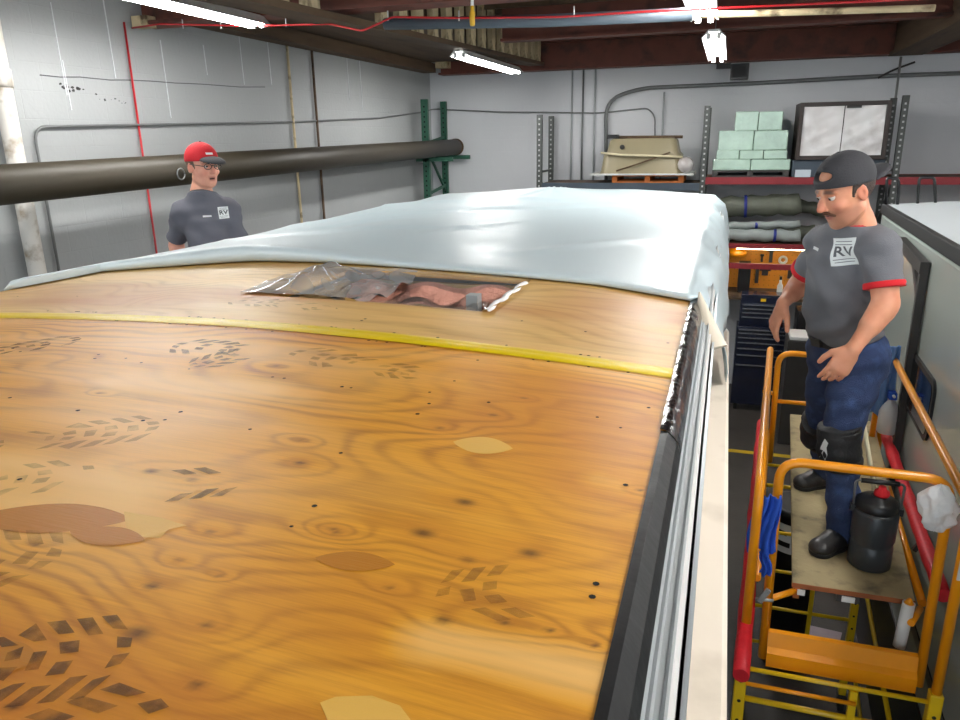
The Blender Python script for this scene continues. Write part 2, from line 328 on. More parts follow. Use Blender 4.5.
sp = empty('horn_speaker', (a.x, 12.0, c.z), 'small black box unit hung under the far roof beam', 'box')
MB().box(0, c.x-a.x, -.1, .12, 0, a.z-c.z).build('casing', M['black_plastic'], sp, .01)
MB().box(.02, c.x-a.x-.02, -.108, -.1, .03, a.z-c.z-.03).build('grille', M['black_rubber'], sp)
MB().box(-.2, -.0, .0, .08, a.z-c.z-.05, a.z-c.z+.02).build('bracket', M['steel_paint'], sp)
# duct under the first beam
pipe('beam_duct', [at(385, 24, y=5.9), at(540, 21, y=5.9), at(693, 14, y=5.9)], .045, M['grey_duct'], 'dark grey pipe slung under the near roof beam', bend=.01)
pipe('beam_pipe', [at(700, 15, y=5.95), at(935, 8, y=5.95)], .022, M['tan_rib'], 'tan pipe under the near roof beam right of the lit tubes', bend=.01)
p = at(472, 0, y=5.4)
pl = empty('hanging_plug', (p.x, 5.4, at(472, 26, y=5.4).z), 'yellow cord plug dangling in front of the roof beam', 'plug')
h = at(472, -10, y=5.4).z-pl.location.z
MB().lathe((0,0,0), [(.016,0),(.02,.02),(.02,.09),(.013,.10),(.013,.13)], 12).build('plug_body', M['yellow_plastic'], pl)
MB().tube([(0,0,.13),(0.01,0,.4)], .012, 8).build('connector', M['white_plastic'], pl)
# strip lights
def strip_light(x, y0, y1, z, label, tubes=2, rx=0):
    t = empty('strip_light', (x, (y0+y1)/2, z), label, 'light', 'fluorescent strip lights'); L_ = (y1-y0)/2
    b = MB(); b.prism([(-.115,.015),(-.05,.085),(.05,.085),(.115,.015),(.108,.010),(.045,.06),(-.045,.06),(-.108,.010)], 'y', -L_, L_)
    b.build('housing', M['white_plastic'], t)
    for s in ((-1, 1) if tubes == 2 else (0,)):
        MB().tube([(s*.05, -L_+.03, .012), (s*.05, L_-.03, .012)], .019, 10).build('tube', M['tube'], t)
        for e in (-1, 1): MB().box(s*.05-.022, s*.05+.022, e*(L_-.02)-.012, e*(L_-.02)+.012, -.005, .055).build('lamp_holder', M['white_plastic'], t)
    for e in (-.6, .6): MB().tube([(0, e*L_, .06), (0, e*L_, ZC-z)], .003, 5).build('hanger_wire', M['galvanised'], t)
    return t
strip_light(-3.70, 3.25, 5.66, 4.90, 'lit strip light nearest the camera, above the grey left wall')
strip_light(-3.0, 8.55, 11.0, 4.90, 'lit strip light hanging before the ribbed timber girder at centre')
strip_light(-.27, 4.55, 6.95, 4.90, 'nearer of the two lit strip lights over the white membrane, cut by the frame top')
strip_light(-.22, 8.1, 10.6, 4.90, 'farther of the two lit strip lights over the white membrane')
# unseen strips added, continuing the rows behind the camera and over the second trailer
for (x, y, lb) in ((-3.8, .3, 'lit strip light out of view above the left wall, behind the camera'), (3.6, 8.2, 'lit strip light out of view over the front end of the grey trailer'), (3.6, 4.6, 'lit strip light out of view over the middle of the grey trailer'), (3.6, 1.2, 'lit strip light out of view over the rear of the grey trailer'), (1.5, 1.9, 'lit strip light out of view over the aisle between the two trailers'), (-.3, -2.6, 'lit strip light out of view behind the camera, nearest the open bay door')):  # aisle strip added to brighten the man and the platform
    strip_light(x, y-1.2, y+1.2, 4.9, lb)
# ------------------------------------------------------------------ long brown tube on the rack arms, left wall
a, c = at(0, 185, x=-4.62), at(455, 147, x=-4.62)
ta, tc_ = at(0, 185, x=-4.45), at(455, 147, y=12.32)
tb = empty('long_tube', (-4.45, 2.0, ta.z-(tc_.z-ta.z)/(tc_.y-ta.y)*(ta.y-2.0)), 'long dark brown tube lying along the grey left wall', 'tube')
d_ = Vector((tc_.x+4.45, 10.32, tc_.z-tb.location.z)); TZ = lambda y: tb.location.z+d_.z*(y-2)/10.32
MB().tube([(0, 0, 0), d_], .128, 24).build('tube_body', M['brown_tube'], tb)
MB().tube([d_, d_*1.006], .137, 24).build('end_collar', M['dark_wood'], tb)
b = MB(); p = at(181, 174, x=-4.30); b.tube(arc((0.15, p.y-2.0, p.z-tb.location.z), .045, 0, 2*PI, 16, 'yz'), .006, 6); b.build('hanging_ring', M['grey_conduit'], tb)
# green cantilever rack
gr = empty('green_rack', (-4.6, 11.6, 0), 'green steel rack frame in the far left corner under the brown tube', 'rack')
def upright(parent, x, y, h, m, w=.08, holes=True):
    t = MB().box(x-w/2, x+w/2, y-.03, y+.03, 0, h).build('upright', m, parent)
    if holes:
        b = MB(); z = 2.9
        while z < h-.05: b.box(x-.012, x+.012, y-.033, y-.03, z, z+.025); z += .076
        tag(b.build('slot', M['slot'] if m is M['rack_post'] else M['hole'], t), kind='stuff')
    return t
upright(gr, -.03, -.1, 4.62, M['green_rack'], .11); upright(gr, -.03, .75, 4.62, M['green_rack'], .1)
for z0 in (1.0, 2.0, 3.15, 3.95):
    MB().bar((-.03, -.1, z0), (-.03, .75, z0+.1), .04, .04).build('brace', M['green_rack'], gr)
    if z0 < 3.9: MB().bar((-.03, -.1, z0+.75), (-.03, .75, z0), .035, .035).build('brace', M['green_rack'], gr)
for yy in (-.10, .75): MB().box(-.20, .42, yy-.03, yy+.03, TZ(11.6+yy)-.20, TZ(11.6+yy)-.135).build('rack_arm', M['green_rack'], gr)
for k, yy in enumerate((4.2, 8.0)):
    b = MB(); b.box(XL, -4.56, yy-.02, yy+.02, TZ(yy)-.02, TZ(yy)+.02); b.box(XL, XL+.01, yy-.05, yy+.05, TZ(yy)-.06, TZ(yy)+.06)
    tag(b.build('wall_bracket', M['steel_paint']), ('nearer', 'farther')[k]+' steel stub bracket hidden between the brown tube and the left wall', 'bracket', 'brackets behind the brown tube')
# ------------------------------------------------------------------ pallet racking on the back wall
rk = empty('pallet_rack', (0, 11.95, 0), 'long pallet rack with slotted uprights and slate and red beams on the back wall', 'rack')
XS = (-2.76, -.33, 2.16, 4.7); Yf, Yb = 11.5-11.95, 12.3-11.95
for i, x in enumerate(XS):
    h = (4.34, 4.40, 4.46, 4.46)[i]; cm = M['rack_post']
    upright(rk, x, Yf, h, cm); upright(rk, x, Yb, h, cm)
    z = .3
    while z < h-.3:
        MB().bar((x, Yf, z), (x, Yb, z), .03, .03).build('frame_brace', cm, rk)
        if z < h-1: MB().bar((x, Yf, z+.75), (x, Yb, z+.05), .03, .03).build('frame_brace', cm, rk)
        z += .8
for i in range(3):
    x0, x1 = XS[i]+.04, XS[i+1]-.04; mm = M['blue_rack'] if i == 0 else M['red_rack']
    for z, hh in (((3.34, .11),) if i == 0 else ((3.42, .1), (2.48, .07), (2.19, .08))):
        for y in ((Yf,) if z < 2.4 else (Yf, Yb)): MB().box(x0, x1, y-.025, y+.025, z-hh, z).build('shelf_beam', mm, rk)
        if z != 2.19: MB().box(x0, x1, Yf+.03, Yb-.03, z-.03, z-.005).build('shelf_deck', M['dark_wood'], rk)
# pallet of the tub
def pallet(name, x0, x1, y0, y1, z, h, label, m='pallet'):
    t = empty(name, ((x0+x1)/2, (y0+y1)/2, z), label, 'pallet'); w = (x1-x0)/2; d = (y1-y0)/2
    for k in range(3):
        xx = -w+.04+k*(w-.04); MB().box(xx-.04, xx+.04, -d, d, .02, h-.02).build('stringer', M[m], t, .003)
    for k in range(5):
        yy = -d+.05+k*(2*d-.1)/4; MB().box(-w, w, yy-.05, yy+.05, h-.02, h).build('slat', M[m], t)
    for k in range(3):
        yy = -d+.05+k*(2*d-.1)/2; MB().box(-w, w, yy-.05, yy+.05, 0, .02).build('slat', M[m], t)
    return t
x0, x1 = at(612, 172, y=11.5).x, at(684, 172, y=11.5).x
pallet('wood_pallet', x0, x1, 11.5, 12.3, 3.341, .11, 'orange-brown wooden pallet on the slate shelf under the beige tub')
bx0, bx1 = at(590, 165, y=11.45).x, at(694, 165, y=11.45).x
o = MB().box(bx0, bx1, 11.42, 12.35, 3.4515, 3.475).build('carry_board', M['board_white']); tag(o, 'thin white board between the orange pallet and the beige tub', 'board')
tx0, tx1 = at(599, 160, y=11.5).x, at(684, 160, y=11.5).x; cx = (tx0+tx1)/2
tub = empty('beige_tub', (cx, 11.88, 3.4755), 'upturned beige moulded tub strapped with cream webbing on the slate shelf', 'tub')
w = (tx1-tx0)/2
def ring(w_, d_, z_, k=.12, n=5):
    out = []
    for sx, sy, a0 in ((1,1,0),(-1,1,PI/2),(-1,-1,PI),(1,-1,1.5*PI)):
        for i in range(n+1):
            a = a0+PI/2*i/n; out.append((sx*(w_-k)+k*math.cos(a), sy*(d_-k)+k*math.sin(a), z_))
    return out
def loft(rings, cap=True):
    b = MB(); n = len(rings[0]); vs = [p for r in rings for p in r]
    b.add(vs, [(j*n+i, j*n+(i+1)%n, (j+1)*n+(i+1)%n, (j+1)*n+i) for j in range(len(rings)-1) for i in range(n)], True)
    if cap: b.add(rings[0], [tuple(range(n))[::-1]]); b.add(rings[-1], [tuple(range(n))])
    return b
loft([ring(w, .40, 0), ring(w-.02, .39, .04), ring(w-.05, .37, .26), ring(w-.09, .35, .30), ring(w-.13, .33, .47), ring(w-.17, .3, .50)]).build('tub_shell', M['cream_shell'], tub)
MB().lathe((-.28,-.365,.38), [(.035,0),(.035,.02),(.02,.02)], 14, (0,-1,0)).build('drain_fitting', M['steel_paint'], tub)
MB().tube([(-w+.03,-.40,.30),(-.3,-.42,.27),(.2,-.42,.25),(w-.02,-.40,.23)], .018, 6).build('strap', M['strap_w'], tub)
MB().tube([(-.35,-.43,.04),(.0,-.43,.15),(w-.2,-.39,.30)], .013, 6).build('strap', M['dark_wood'], tub)
b = MB(); b.box(-w+.08, -w+.24, -.2, 0, .50, .56); b.build('corner_block', M['black_plastic'], tub, .01)
MB().tube([(-w+.25,-.1,.52),(w-.05,-.15,.51)], .022, 8).build('batten', M['dark_wood'], tub)
p = at(686, 155, y=11.5); b = MB().lathe((p.x-cx, -.36, .12), [(.03,-.1),(.10,-.06),(.12,.02),(.07,.09),(.02,.1)], 12, (0.3,-1,.2)); b.build('film_bundle', M['foil'], tub)
# green shrink-wrapped boxes: three tiers
gx0, gx1 = at(712, 172, y=11.5).x, at(789, 172, y=11.5).x
o = pallet('skid', gx0, gx1, 11.5, 12.3, 3.421, .09, 'low dark skid under the pale green wrapped boxes', 'steel_paint')
def wrapped_box(px0, py0, px1, py1, label, z0=None, y=11.56):
    a, c = at(px0, py1, y=y), at(px1, py1, y=y); c.z = at(px1, py0, y=y).z; zz = a.z if z0 is None else z0
    t = MB(); nx = 6
    t.box(a.x+.003, c.x-.003, y, 12.2, zz, c.z-.002); o = t.build('wrapped_box', M['green_wrap'], None, .012)
    tag(o, label, 'box', 'shrink-wrapped boxes stacked on the red shelf'); return c.z
zt = 3.513
for tier, (py0, cells) in enumerate((((159), ((712,750),(750,790))), ((150), ((715,738),(738,762),(762,786))), ((130), ((716,751),(751,785))), ((111), ((731,754),(754,778))))):
    zz = zt
    for j, (px0, px1) in enumerate(cells):
        nm = ['left', 'right'] if len(cells) == 2 else ['left', 'middle', 'right']
        lb = '%s pale green film-wrapped box in the %s tier on the red shelf' % (nm[j], ['bottom', 'second', 'third', 'top'][tier])
        zt = wrapped_box(px0, py0, px1, 172, lb, zz)
    zt += .001
# framed film-wrapped crate
a, c = at(795, 160, y=11.45), at(893, 100, y=11.45)
cr = empty('film_wrapped_crate', ((a.x+c.x)/2, 11.85, a.z), 'dark framed crate faced with two bright silvery film panels on the red shelf', 'crate', None)
w = (c.x-a.x)/2; hh = c.z-a.z
MB().box(-w+.03, w-.03, -.32, .35, .03, hh-.03).build('crate_core', M['dark_frame'], cr)
for s in (-1, 1): MB().box(min(s*w, s*(w-.05)), max(s*w, s*(w-.05)), -.4, .36, 0, hh).build('frame_post', M['dark_frame'], cr, .004)
for z in (0, hh-.05): MB().box(-w+.05, w-.05, -.4, .36, z, z+.05).build('frame_rail', M['dark_frame'], cr)
for s in (-1, 1):
    x0, x1 = (-w+.055, -.006) if s < 0 else (.006, w-.055)
    MB().grid(16, 12, lambda u, v: (x0+(x1-x0)*u, -.37+.008*math.sin(9*u+5*v+s)+.006*math.sin(17*v-7*u), .055+(hh-.11)*v)).build('film_panel', M['foil'], cr)
MB().box(.02, .2, -.395, -.372, hh-.085, hh-.055).build('label', M['steel_paint'], cr)
dk = MB().box(a.x-.02, c.x+.02, 11.5, 12.3, 3.421, a.z-.002).build('blue_skid', M['blue_rack'], None, .01); tag(dk, 'dark blue skid under the film-wrapped crate', 'pallet')
b = MB().box(a.x+.02, a.x+.22, 11.46, 11.495, 3.421, 3.52).build('notice_card', M['silver_trim']); tag(b, 'pale card standing on the red shelf left of the blue skid', 'card')
# rolls of carpet on the second shelf
rolls = [((705,208),(800,204),.15,'roll_wrap','dark grey carpet roll with a blue strap, topmost on the rack'),((708,226),(800,224),.05,'roll_white','thin pale pipe-like roll lying between the carpet rolls'),((712,237),(815,232),.10,'roll_wrap','grey-green carpet roll under the thin pale roll'),((706,241),(800,237),.085,'roll_white','pale plastic wrapped roll nearest the lower red beam'),((790,203),(870,222),.09,'roll_wrap','dark slanting roll behind the man in the backward cap')]
for i, (p, q, r, mm, lb) in enumerate(rolls):
    yv = (11.75, 11.64, 11.98, 11.62, 12.15)[i]; a = at(*p, y=yv); c = at(*q, y=yv)
    for e_ in (a, c): e_.z = max(e_.z, 2.487+r*1.18)
    zf = (None, None, None, None, None)[i]
    t = empty('carpet_roll', a, lb, 'roll', 'rolls on the middle shelf'); d = c-a
    n = 14; MB().tube([d*(k/n)+Vector((0, .01*math.sin(k*1.3), .012*math.sin(k*1.9))) for k in range(n+1)], [r*(1+.07*math.sin(k*2.1+i)) for k in range(n+1)], 16).build('roll_body', M[mm], t)
    if i in (0, 1, 3): MB().tube([d*(.42+.1*i), d*(.42+.1*i+.03)], r*1.10, 16).build('strap', M['blue_strap'], t)
# workbench zone
bn = empty('workbench', (.9, 11.95, 0), 'long workbench with an orange pegboard back under the rack', 'workbench')
MB().box(-1.1, 3.4, -.35, .4, 1.62, 1.67).build('bench_top', M['dark_wood'], bn); 
for x in (-1.05, 1.2, 3.3):
    for y in (-.3, .35): MB().box(x-.03, x+.03, y-.03, y+.03, 0, 1.62).build('leg', M['steel_paint'], bn)
MB().box(-1.1, 3.4, .40, .42, 1.67, 2.38).build('pegboard', M['peg'], bn)
b = MB(); 
for i in range(60):
    for j in range(8): x = -1.05+i*.075; z = 1.72+j*.08; b.box(x-.004, x+.004, .397, .4, z-.004, z+.004)
tag(b.build('peg_hole', M['hole'], bn), kind='stuff')
bl = empty('bench_light', (.95, 11.75, at(770, 250, y=11.75).z), 'lit warm tube light under the red shelf above the pegboard', 'light')
MB().box(-.75, .95, .0, .10, .02, .05).build('housing', M['white_plastic'], bl)
for x in (-.6, .8): MB().box(x-.01, x+.01, .04, .06, .05, 2.40-bl.location.z).build('hanger', M['steel_paint'], bl); MB().tube([(-.73, .04, .012), (.93, .04, .012)], .016, 10).build('tube', M['bench_tube'], bl)
def small(name, mb, m, label, cat, group=None, bevel=0): return tag(mb.build(name, M[m], None, bevel), label, cat, group)
P = at(783, 260, y=12.3); o = MB(); o.tube(arc((P.x, 12.3, P.z), .05, 0, 2*PI, 16, 'xz'), .02, 8, False); small('tape_ring', o, 'white_plastic', 'white ring of tape hung on the orange pegboard', 'tape')
P = at(736, 250, y=12.0); o = MB().lathe((P.x, 12.1, P.z-.1), [(.16,0),(.17,.05),(.12,.13),(.02,.17)], 16); small('hard_hat', o, 'orange', 'orange dome on the shelf at the left end of the lit pegboard', 'helmet')
P = at(737, 292, y=11.9); Q = at(752, 258, y=11.9); o = MB().box(P.x, Q.x, 11.9, 12.2, 1.671, 2.12); small('black_case', o, 'black_plastic', 'tall black case standing on the bench left of the hanging tools', 'case', None, .01)
P = at(780, 290, y=11.7)
bt = empty('spray_bottle', (P.x, 11.75, 1.671), 'white bottle standing on the workbench right of the upper tool chest', 'bottle')
MB().lathe((0,0,0), [(.04,0),(.042,.02),(.042,.16),(.02,.20),(.018,.25)], 14).build('bottle_body', M['white_plastic'], bt); MB().lathe((0,0,.25), [(.02,0),(.02,.05)], 10).build('cap', M['black_plastic'], bt)
TL = ('long dark tool hanging lowest at the left of the pegboard', 'short wide dark tool hanging beside the long one on the pegboard', 'dark tool hanging right of the white tape ring', 'thin dark tool hanging rightmost on the pegboard', 'tiny dark tool hanging high at the left of the pegboard', 'dark tool hanging high in the middle of the pegboard')
for i, (px, py, w_, h_) in enumerate(((757,275,.05,.25),(765,272,.09,.1),(790,272,.06,.2),(798,275,.04,.16),(762,258,.03,.12),(771,256,.05,.2))):
    P = at(px, py, y=12.33); o = MB().box(P.x-w_/2, P.x+w_/2, 12.31, 12.345, P.z-h_/2, P.z+h_/2); o.box(P.x-w_*.9, P.x+w_*.9, 12.31, 12.345, P.z+h_/2-.03, P.z+h_/2)
    small('hand_tool', o, 'steel_paint', TL[i], 'tool', 'hand tools on the pegboard')
def tool_chest(x0, x1, y0, y1, z0, z1, rows, label, wheels=True):
    t = empty('tool_chest', ((x0+x1)/2, y0, z0), label, 'tool chest'); w = (x1-x0)/2; H = z1-z0; zb = .1 if wheels else 0
    MB().box(-w, w, .02, y1-y0, zb, H).build('cabinet', M['chest'], t, .008)
    for za, zb_ in rows:
        d = MB().box(-w+.02, w-.02, 0, .02, za-z0+.004, zb_-z0-.004).build('drawer', M['chest'], t)
        MB().box(-w+.03, w-.03, -.022, 0, zb_-z0-.022, zb_-z0-.006).build('pull', M['chrome'], d)
    if wheels:
        for sx in (-1, 1):
            for yy in (.08, y1-y0-.06): MB().lathe((sx*(w-.07)-.02, yy, .05), [(.05,0),(.05,.04)], 14, (1,0,0)).build('castor', M['tyre'], t)
    return t
Yc = 11.2
def zs(pys, px=760): return [at(px, p, y=Yc).z for p in pys]
a, c = at(731, 395, y=Yc), at(790, 325, y=Yc)
hz = zs([329.5,333,337.5,342.5,348.5,355,365,382]); rows = [(hz[i+1], hz[i]) for i in range(7)]
ztop = hz[0]+.03
tool_chest(a.x, c.x, Yc, 11.58, 0.0, ztop, rows, 'wide navy roller tool chest with silver drawer pulls, standing on the floor')
hz2 = zs([305,309,313,317.5,323]); rows = [(hz2[i+1], hz2[i]) for i in range(4)]
a2, c2 = at(741, 300, y=Yc+.05), at(785, 300, y=Yc+.05)
tool_chest(a2.x, c2.x, Yc+.05, 11.56, ztop+.002, at(760, 296, y=Yc).z, rows, 'smaller navy tool chest standing on top of the wide navy one', False)
P = at(763, 298, y=Yc+.1); o = MB().box(P.x-.03, P.x+.04, Yc+.03, Yc+.048, P.z-.04, P.z-.0); small('chest_badge', o, 'yellow', 'small yellow tag on the upper tool chest', 'tag')
a3, c3 = at(862, 360, y=8.9), at(893, 300, y=8.9)
rows = [(at(880, p+9, y=8.9).z, at(880, p, y=8.9).z) for p in (312,321,330,339,348,357,366)]
tool_chest(a3.x-.35, c3.x, 8.9, 9.35, 0, at(880, 306, y=8.9).z, rows, 'black tool chest with silver pulls behind the man in the backward cap')
P = at(797, 338, y=10.2); o = MB().box(P.x-.12, P.x+.25, 10.0, 10.5, 0.0, at(797, 341, y=10).z); small('shop_cart', o, 'steel_paint', 'dark floor cabinet right of the navy tool chest', 'cabinet', None, .01)
P2 = at(797, 337, y=10.1); o = MB().box(P.x-.10, P.x+.22, 10.02, 10.45, at(797, 341, y=10).z+.001, at(797, 341, y=10).z+.05); small('white_tray', o, 'white_plastic', 'white tray lying on the dark floor cabinet', 'tray', None, .01)
P = at(798, 318, y=11.0); o = MB().box(P.x-.02, P.x+.3, 10.9, 11.3, 0, P.z+.12); small('dark_cabinet', o, 'black_plastic', 'tall black cabinet between the navy tool chest and the man', 'cabinet', None, .01)
# ------------------------------------------------------------------ noise for baked fields
def vnoise(x, y, seed):
    r = np.random.default_rng(seed); T = r.random((256, 256)) * 2 - 1
    xi = np.floor(x).astype(int); yi = np.floor(y).astype(int); fx = x-xi; fy = y-yi
    fx = fx*fx*fx*(fx*(fx*6-15)+10); fy = fy*fy*fy*(fy*(fy*6-15)+10)
    a = T[xi & 255, yi & 255]; b = T[(xi+1) & 255, yi & 255]; c = T[xi & 255, (yi+1) & 255]; d = T[(xi+1) & 255, (yi+1) & 255]
    return (a*(1-fx)+b*fx)*(1-fy) + (c*(1-fx)+d*fx)*fy
# ------------------------------------------------------------------ travel trailer with open plywood roof
XRr, XLr = -.070, -2.475
CROWN = .045
def zr(x): return 3.5 + CROWN*(1-((x+1.2725)/1.2025)**2)
def roofpt(px, py):
    z = 3.52
    for _ in range(6): p = at(px, py, z=z); z = zr(min(max(p.x, XLr), XRr))
    return p
tr = empty('travel_trailer', (-1.27, 2.3, 0), 'long travel trailer with its plywood roof deck laid bare', 'trailer')
OFF = Vector((-1.27, 2.3, 0))
class TB(MB):   # builder in world space, shifted to the trailer's own origin
    off = OFF
    def build(s, *a, **k):
        s.v = [(v[0]-s.off.x, v[1]-s.off.y, v[2]-s.off.z) for v in s.v]; return MB.build(s, *a, **k)
def ply_mat(name, light, dark):
    m, N, L, P = newmat(name)
    at_ = lambda n: (lambda q: (setattr(q, 'attribute_name', n), q)[1])(N.new('ShaderNodeAttribute'))
    ph, to, kn = at_('phase'), at_('tone'), at_('knot')
    tc = N.new('ShaderNodeTexCoord'); mp = N.new('ShaderNodeMapping'); mp.inputs['Scale'].default_value = (5, 60, 5); L.new(tc.outputs['Object'], mp.inputs[0])
    n1 = N.new('ShaderNodeTexNoise'); n1.inputs['Scale'].default_value = 1; n1.inputs['Detail'].default_value = 6; n1.inputs['Roughness'].default_value = .65; L.new(mp.outputs[0], n1.inputs[0])
    def math_(op, a, b=None, c=None):
        q = N.new('ShaderNodeMath'); q.operation = op
        for i, v in enumerate((a, b, c)):
            if v is None: continue
            if isinstance(v, (int, float)): q.inputs[i].default_value = v
            else: L.new(v, q.inputs[i])
        return q.outputs[0]
    p2 = math_('MULTIPLY_ADD', n1.outputs[0], 2.6, ph.outputs['Fac'])
    s = math_('MULTIPLY_ADD', math_('SINE', p2), .5, .5); s = math_('POWER', s, 2.6)
    n2 = N.new('ShaderNodeTexNoise'); n2.inputs['Scale'].default_value = 3.2; n2.inputs['Detail'].default_value = 3; L.new(tc.outputs['Object'], n2.inputs[0])
    mpf = N.new('ShaderNodeMapping'); mpf.inputs['Scale'].default_value = (9, 260, 9); L.new(tc.outputs['Object'], mpf.inputs[0]); nf = N.new('ShaderNodeTexNoise'); nf.inputs['Scale'].default_value = 1; nf.inputs['Detail'].default_value = 5; nf.inputs['Roughness'].default_value = .7; L.new(mpf.outputs[0], nf.inputs[0])
    amt = math_('MULTIPLY', s, math_('MULTIPLY_ADD', n2.outputs[0], 1.3, -.28))
    f = math_('ADD', math_('MULTIPLY_ADD', nf.outputs[0], .9, amt), math_('MULTIPLY_ADD', n1.outputs[0], .9, -.80)); cl = N.new('ShaderNodeClamp'); L.new(f, cl.inputs[0])
    mx = N.new('ShaderNodeMix'); mx.data_type = 'RGBA'; L.new(cl.outputs[0], mx.inputs[0]); mx.inputs[6].default_value = rgb(*light); mx.inputs[7].default_value = rgb(*dark)
    pale = N.new('ShaderNodeMix'); pale.data_type = 'RGBA'; L.new(math_('MAXIMUM', to.outputs['Fac'], 0.), pale.inputs[0]); L.new(mx.outputs[2], pale.inputs[6]); pale.inputs[7].default_value = rgb(244, 196, 116)
    red = N.new('ShaderNodeMix'); red.data_type = 'RGBA'; L.new(math_('MAXIMUM', math_('MULTIPLY', to.outputs['Fac'], -1.), 0.), red.inputs[0]); L.new(pale.outputs[2], red.inputs[6]); red.inputs[7].default_value = rgb(184, 108, 30)
    k = N.new('ShaderNodeMix'); k.data_type = 'RGBA'; L.new(kn.outputs['Fac'], k.inputs[0]); L.new(red.outputs[2], k.inputs[6]); k.inputs[7].default_value = rgb(66, 32, 10)
    L.new(k.outputs[2], P.inputs['Base Color'])
    P.inputs['Roughness'].default_value = .42; P.inputs['Specular IOR Level'].default_value = .55
    r = math_('MULTIPLY_ADD', n2.outputs[0], .22, .34); L.new(r, P.inputs['Roughness'])
    b = N.new('ShaderNodeBump'); b.inputs['Strength'].default_value = .12; b.inputs['Distance'].default_value = .002; L.new(n1.outputs[0], b.inputs['Height']); L.new(b.outputs[0], P.inputs['Normal'])
    return m
M['ply_a'] = ply_mat('amber_plywood', (228, 162, 44), (160, 96, 16))
M['ply_b'] = ply_mat('sheen_plywood', (224, 184, 108), (182, 134, 66))  # same plywood, its sheen put into a paler colour
KN = [(s, roofpt(px, py), r) for px, py, r, s in (
 (276,366,.010,1),(300,463,.012,1),(151,471,.014,1),(152,586,.012,1),(138,633,.020,1),(207,625,.010,.8),(196,685,.010,1),(12,707,.010,1),
 (423,533,.020,1),(465,502,.018,1),(530,553,.017,1),(468,560,.013,.7),(443,620,.012,1),(505,622,.008,1),(550,630,.007,1),(390,587,.007,.8),(336,533,.008,.8),
 (35,545,.007,1),(178,561,.006,1),(218,575,.004,1),(210,532,.010,.8),(493,415,.012,.8),(440,428,.010,.8),(390,373,.010,.8),(524,398,.009,.7),(192,480,.012,.7),(300,440,.007,.8),(334,529,.008,.7),(640,490,.006,1),(596,645,.004,1),(100,393,.005,1))]
HX0, HX1, HY0, HY1 = -1.30, -.625, 1.95, 2.44
def ply_sheet(name, y0, y1, step, m, seed, swirl, hole=False, label=None):
    xs = list(np.arange(XLr, XRr-1e-6, step))+[XRr]; ys = list(np.arange(y0, y1-1e-6, step))+[y1]
    if hole:
        xs = sorted([x for x in xs if abs(x-HX0) > step*.6 and abs(x-HX1) > step*.6]+[HX0, HX1]); ys = sorted([y for y in ys if abs(y-HY0) > step*.6 and abs(y-HY1) > step*.6]+[HY0, HY1])
    xs, ys = np.array(xs), np.array(ys); X, Y = np.meshgrid(xs, ys); nx, ny = len(xs), len(ys)
    Z = 3.5+CROWN*(1-((X+1.2725)/1.2025)**2)
    co = np.stack([X-OFF.x, Y-OFF.y, Z], -1).reshape(-1, 3)
    j, i = np.mgrid[0:ny-1, 0:nx-1]; q = (j*nx+i)
    cx = (X[:-1,:-1]+X[1:,1:])/2; cy = (Y[:-1,:-1]+Y[1:,1:])/2
    keep = np.ones_like(cx, bool)
    if hole: keep = ~((cx > HX0) & (cx < HX1) & (cy > HY0) & (cy < HY1))
    q = q[keep]; F = np.stack([q, q+1, q+nx+1, q+nx], -1)
    me = bpy.data.meshes.new(name); me.from_pydata(co.tolist(), [], F.tolist()); me.materials.append(m)
    me.polygons.foreach_set('use_smooth', [True]*len(F))
    wx = X+.25*vnoise(X*1.5+3, Y*2, seed+5); sw = swirl*(1+1.1*np.clip((-1.0-X)/1.0, 0, 1))
    ph = Y*95 + sw*(30*vnoise(wx*1.3, Y*2.6, seed)+12*vnoise(wx*2.6, Y*5, seed+1)+3*vnoise(wx*6, Y*13, seed+2))
    tone = .55*vnoise(X*1.1+9, Y*5, seed+3)+.25*vnoise(X*3, Y*14, seed+4)-.05
    kn = np.zeros_like(X)
    for s, p, r in KN:
        d2 = ((X-p.x)/1.9)**2+(Y-p.y)**2; ph += 9.0*np.exp(-d2/(r*3.0)**2); d = np.sqrt(((X-p.x)/1.5)**2+(Y-p.y)**2)
        kn = np.maximum(kn, s*.82*np.clip(1.25-1.6*d/r, 0, 1)**1.3); tone -= .25*np.exp(-d2/(r*1.6)**2)
    for pa, pb, wd, am in (((440,640),(640,690),.045,1.0),((-20,480),(105,500),.10,.75),((600,480),(690,505),.03,.6),((120,385),(260,390),.06,.4),((300,395),(20,372),.05,.35)):
        a, c = roofpt(*pa), roofpt(*pb); t = np.clip(((X-a.x)*(c.x-a.x)+(Y-a.y)*(c.y-a.y))/((c.x-a.x)**2+(c.y-a.y)**2), 0, 1)
        d = np.hypot(X-a.x-t*(c.x-a.x), Y-a.y-t*(c.y-a.y))+.02*vnoise(X*6, Y*16, 77); tone += am*np.clip(1.35-d/wd, 0, 1)
    for nm, A in (('phase', ph), ('tone', np.clip(tone, -1, 1)), ('knot', kn)):
        at2 = me.attributes.new(nm, 'FLOAT', 'POINT'); at2.data.foreach_set('value', A.reshape(-1).astype(np.float32))
    o = bpy.data.objects.new(name, me); link(o, tr)
    md = o.modifiers.new('thick', 'SOLIDIFY'); md.thickness = .015; md.offset = -1
    if label: o['label'] = label
    return o
SA = ply_sheet('plywood_sheet', .201, 1.600, .006, M['ply_a'], 11, 1.0, label='amber plywood sheet with swirling grain')
SB = ply_sheet('plywood_sheet', 1.602, 2.822, .010, M['ply_b'], 23, .45, True, 'paler plywood sheet with the roof opening')
ply_sheet('plywood_sheet', -.840, .199, .012, M['ply_a'], 31, .8)
ply_sheet('plywood_sheet', -2.06, -.842, .03, M['ply_a'], 41, .8)
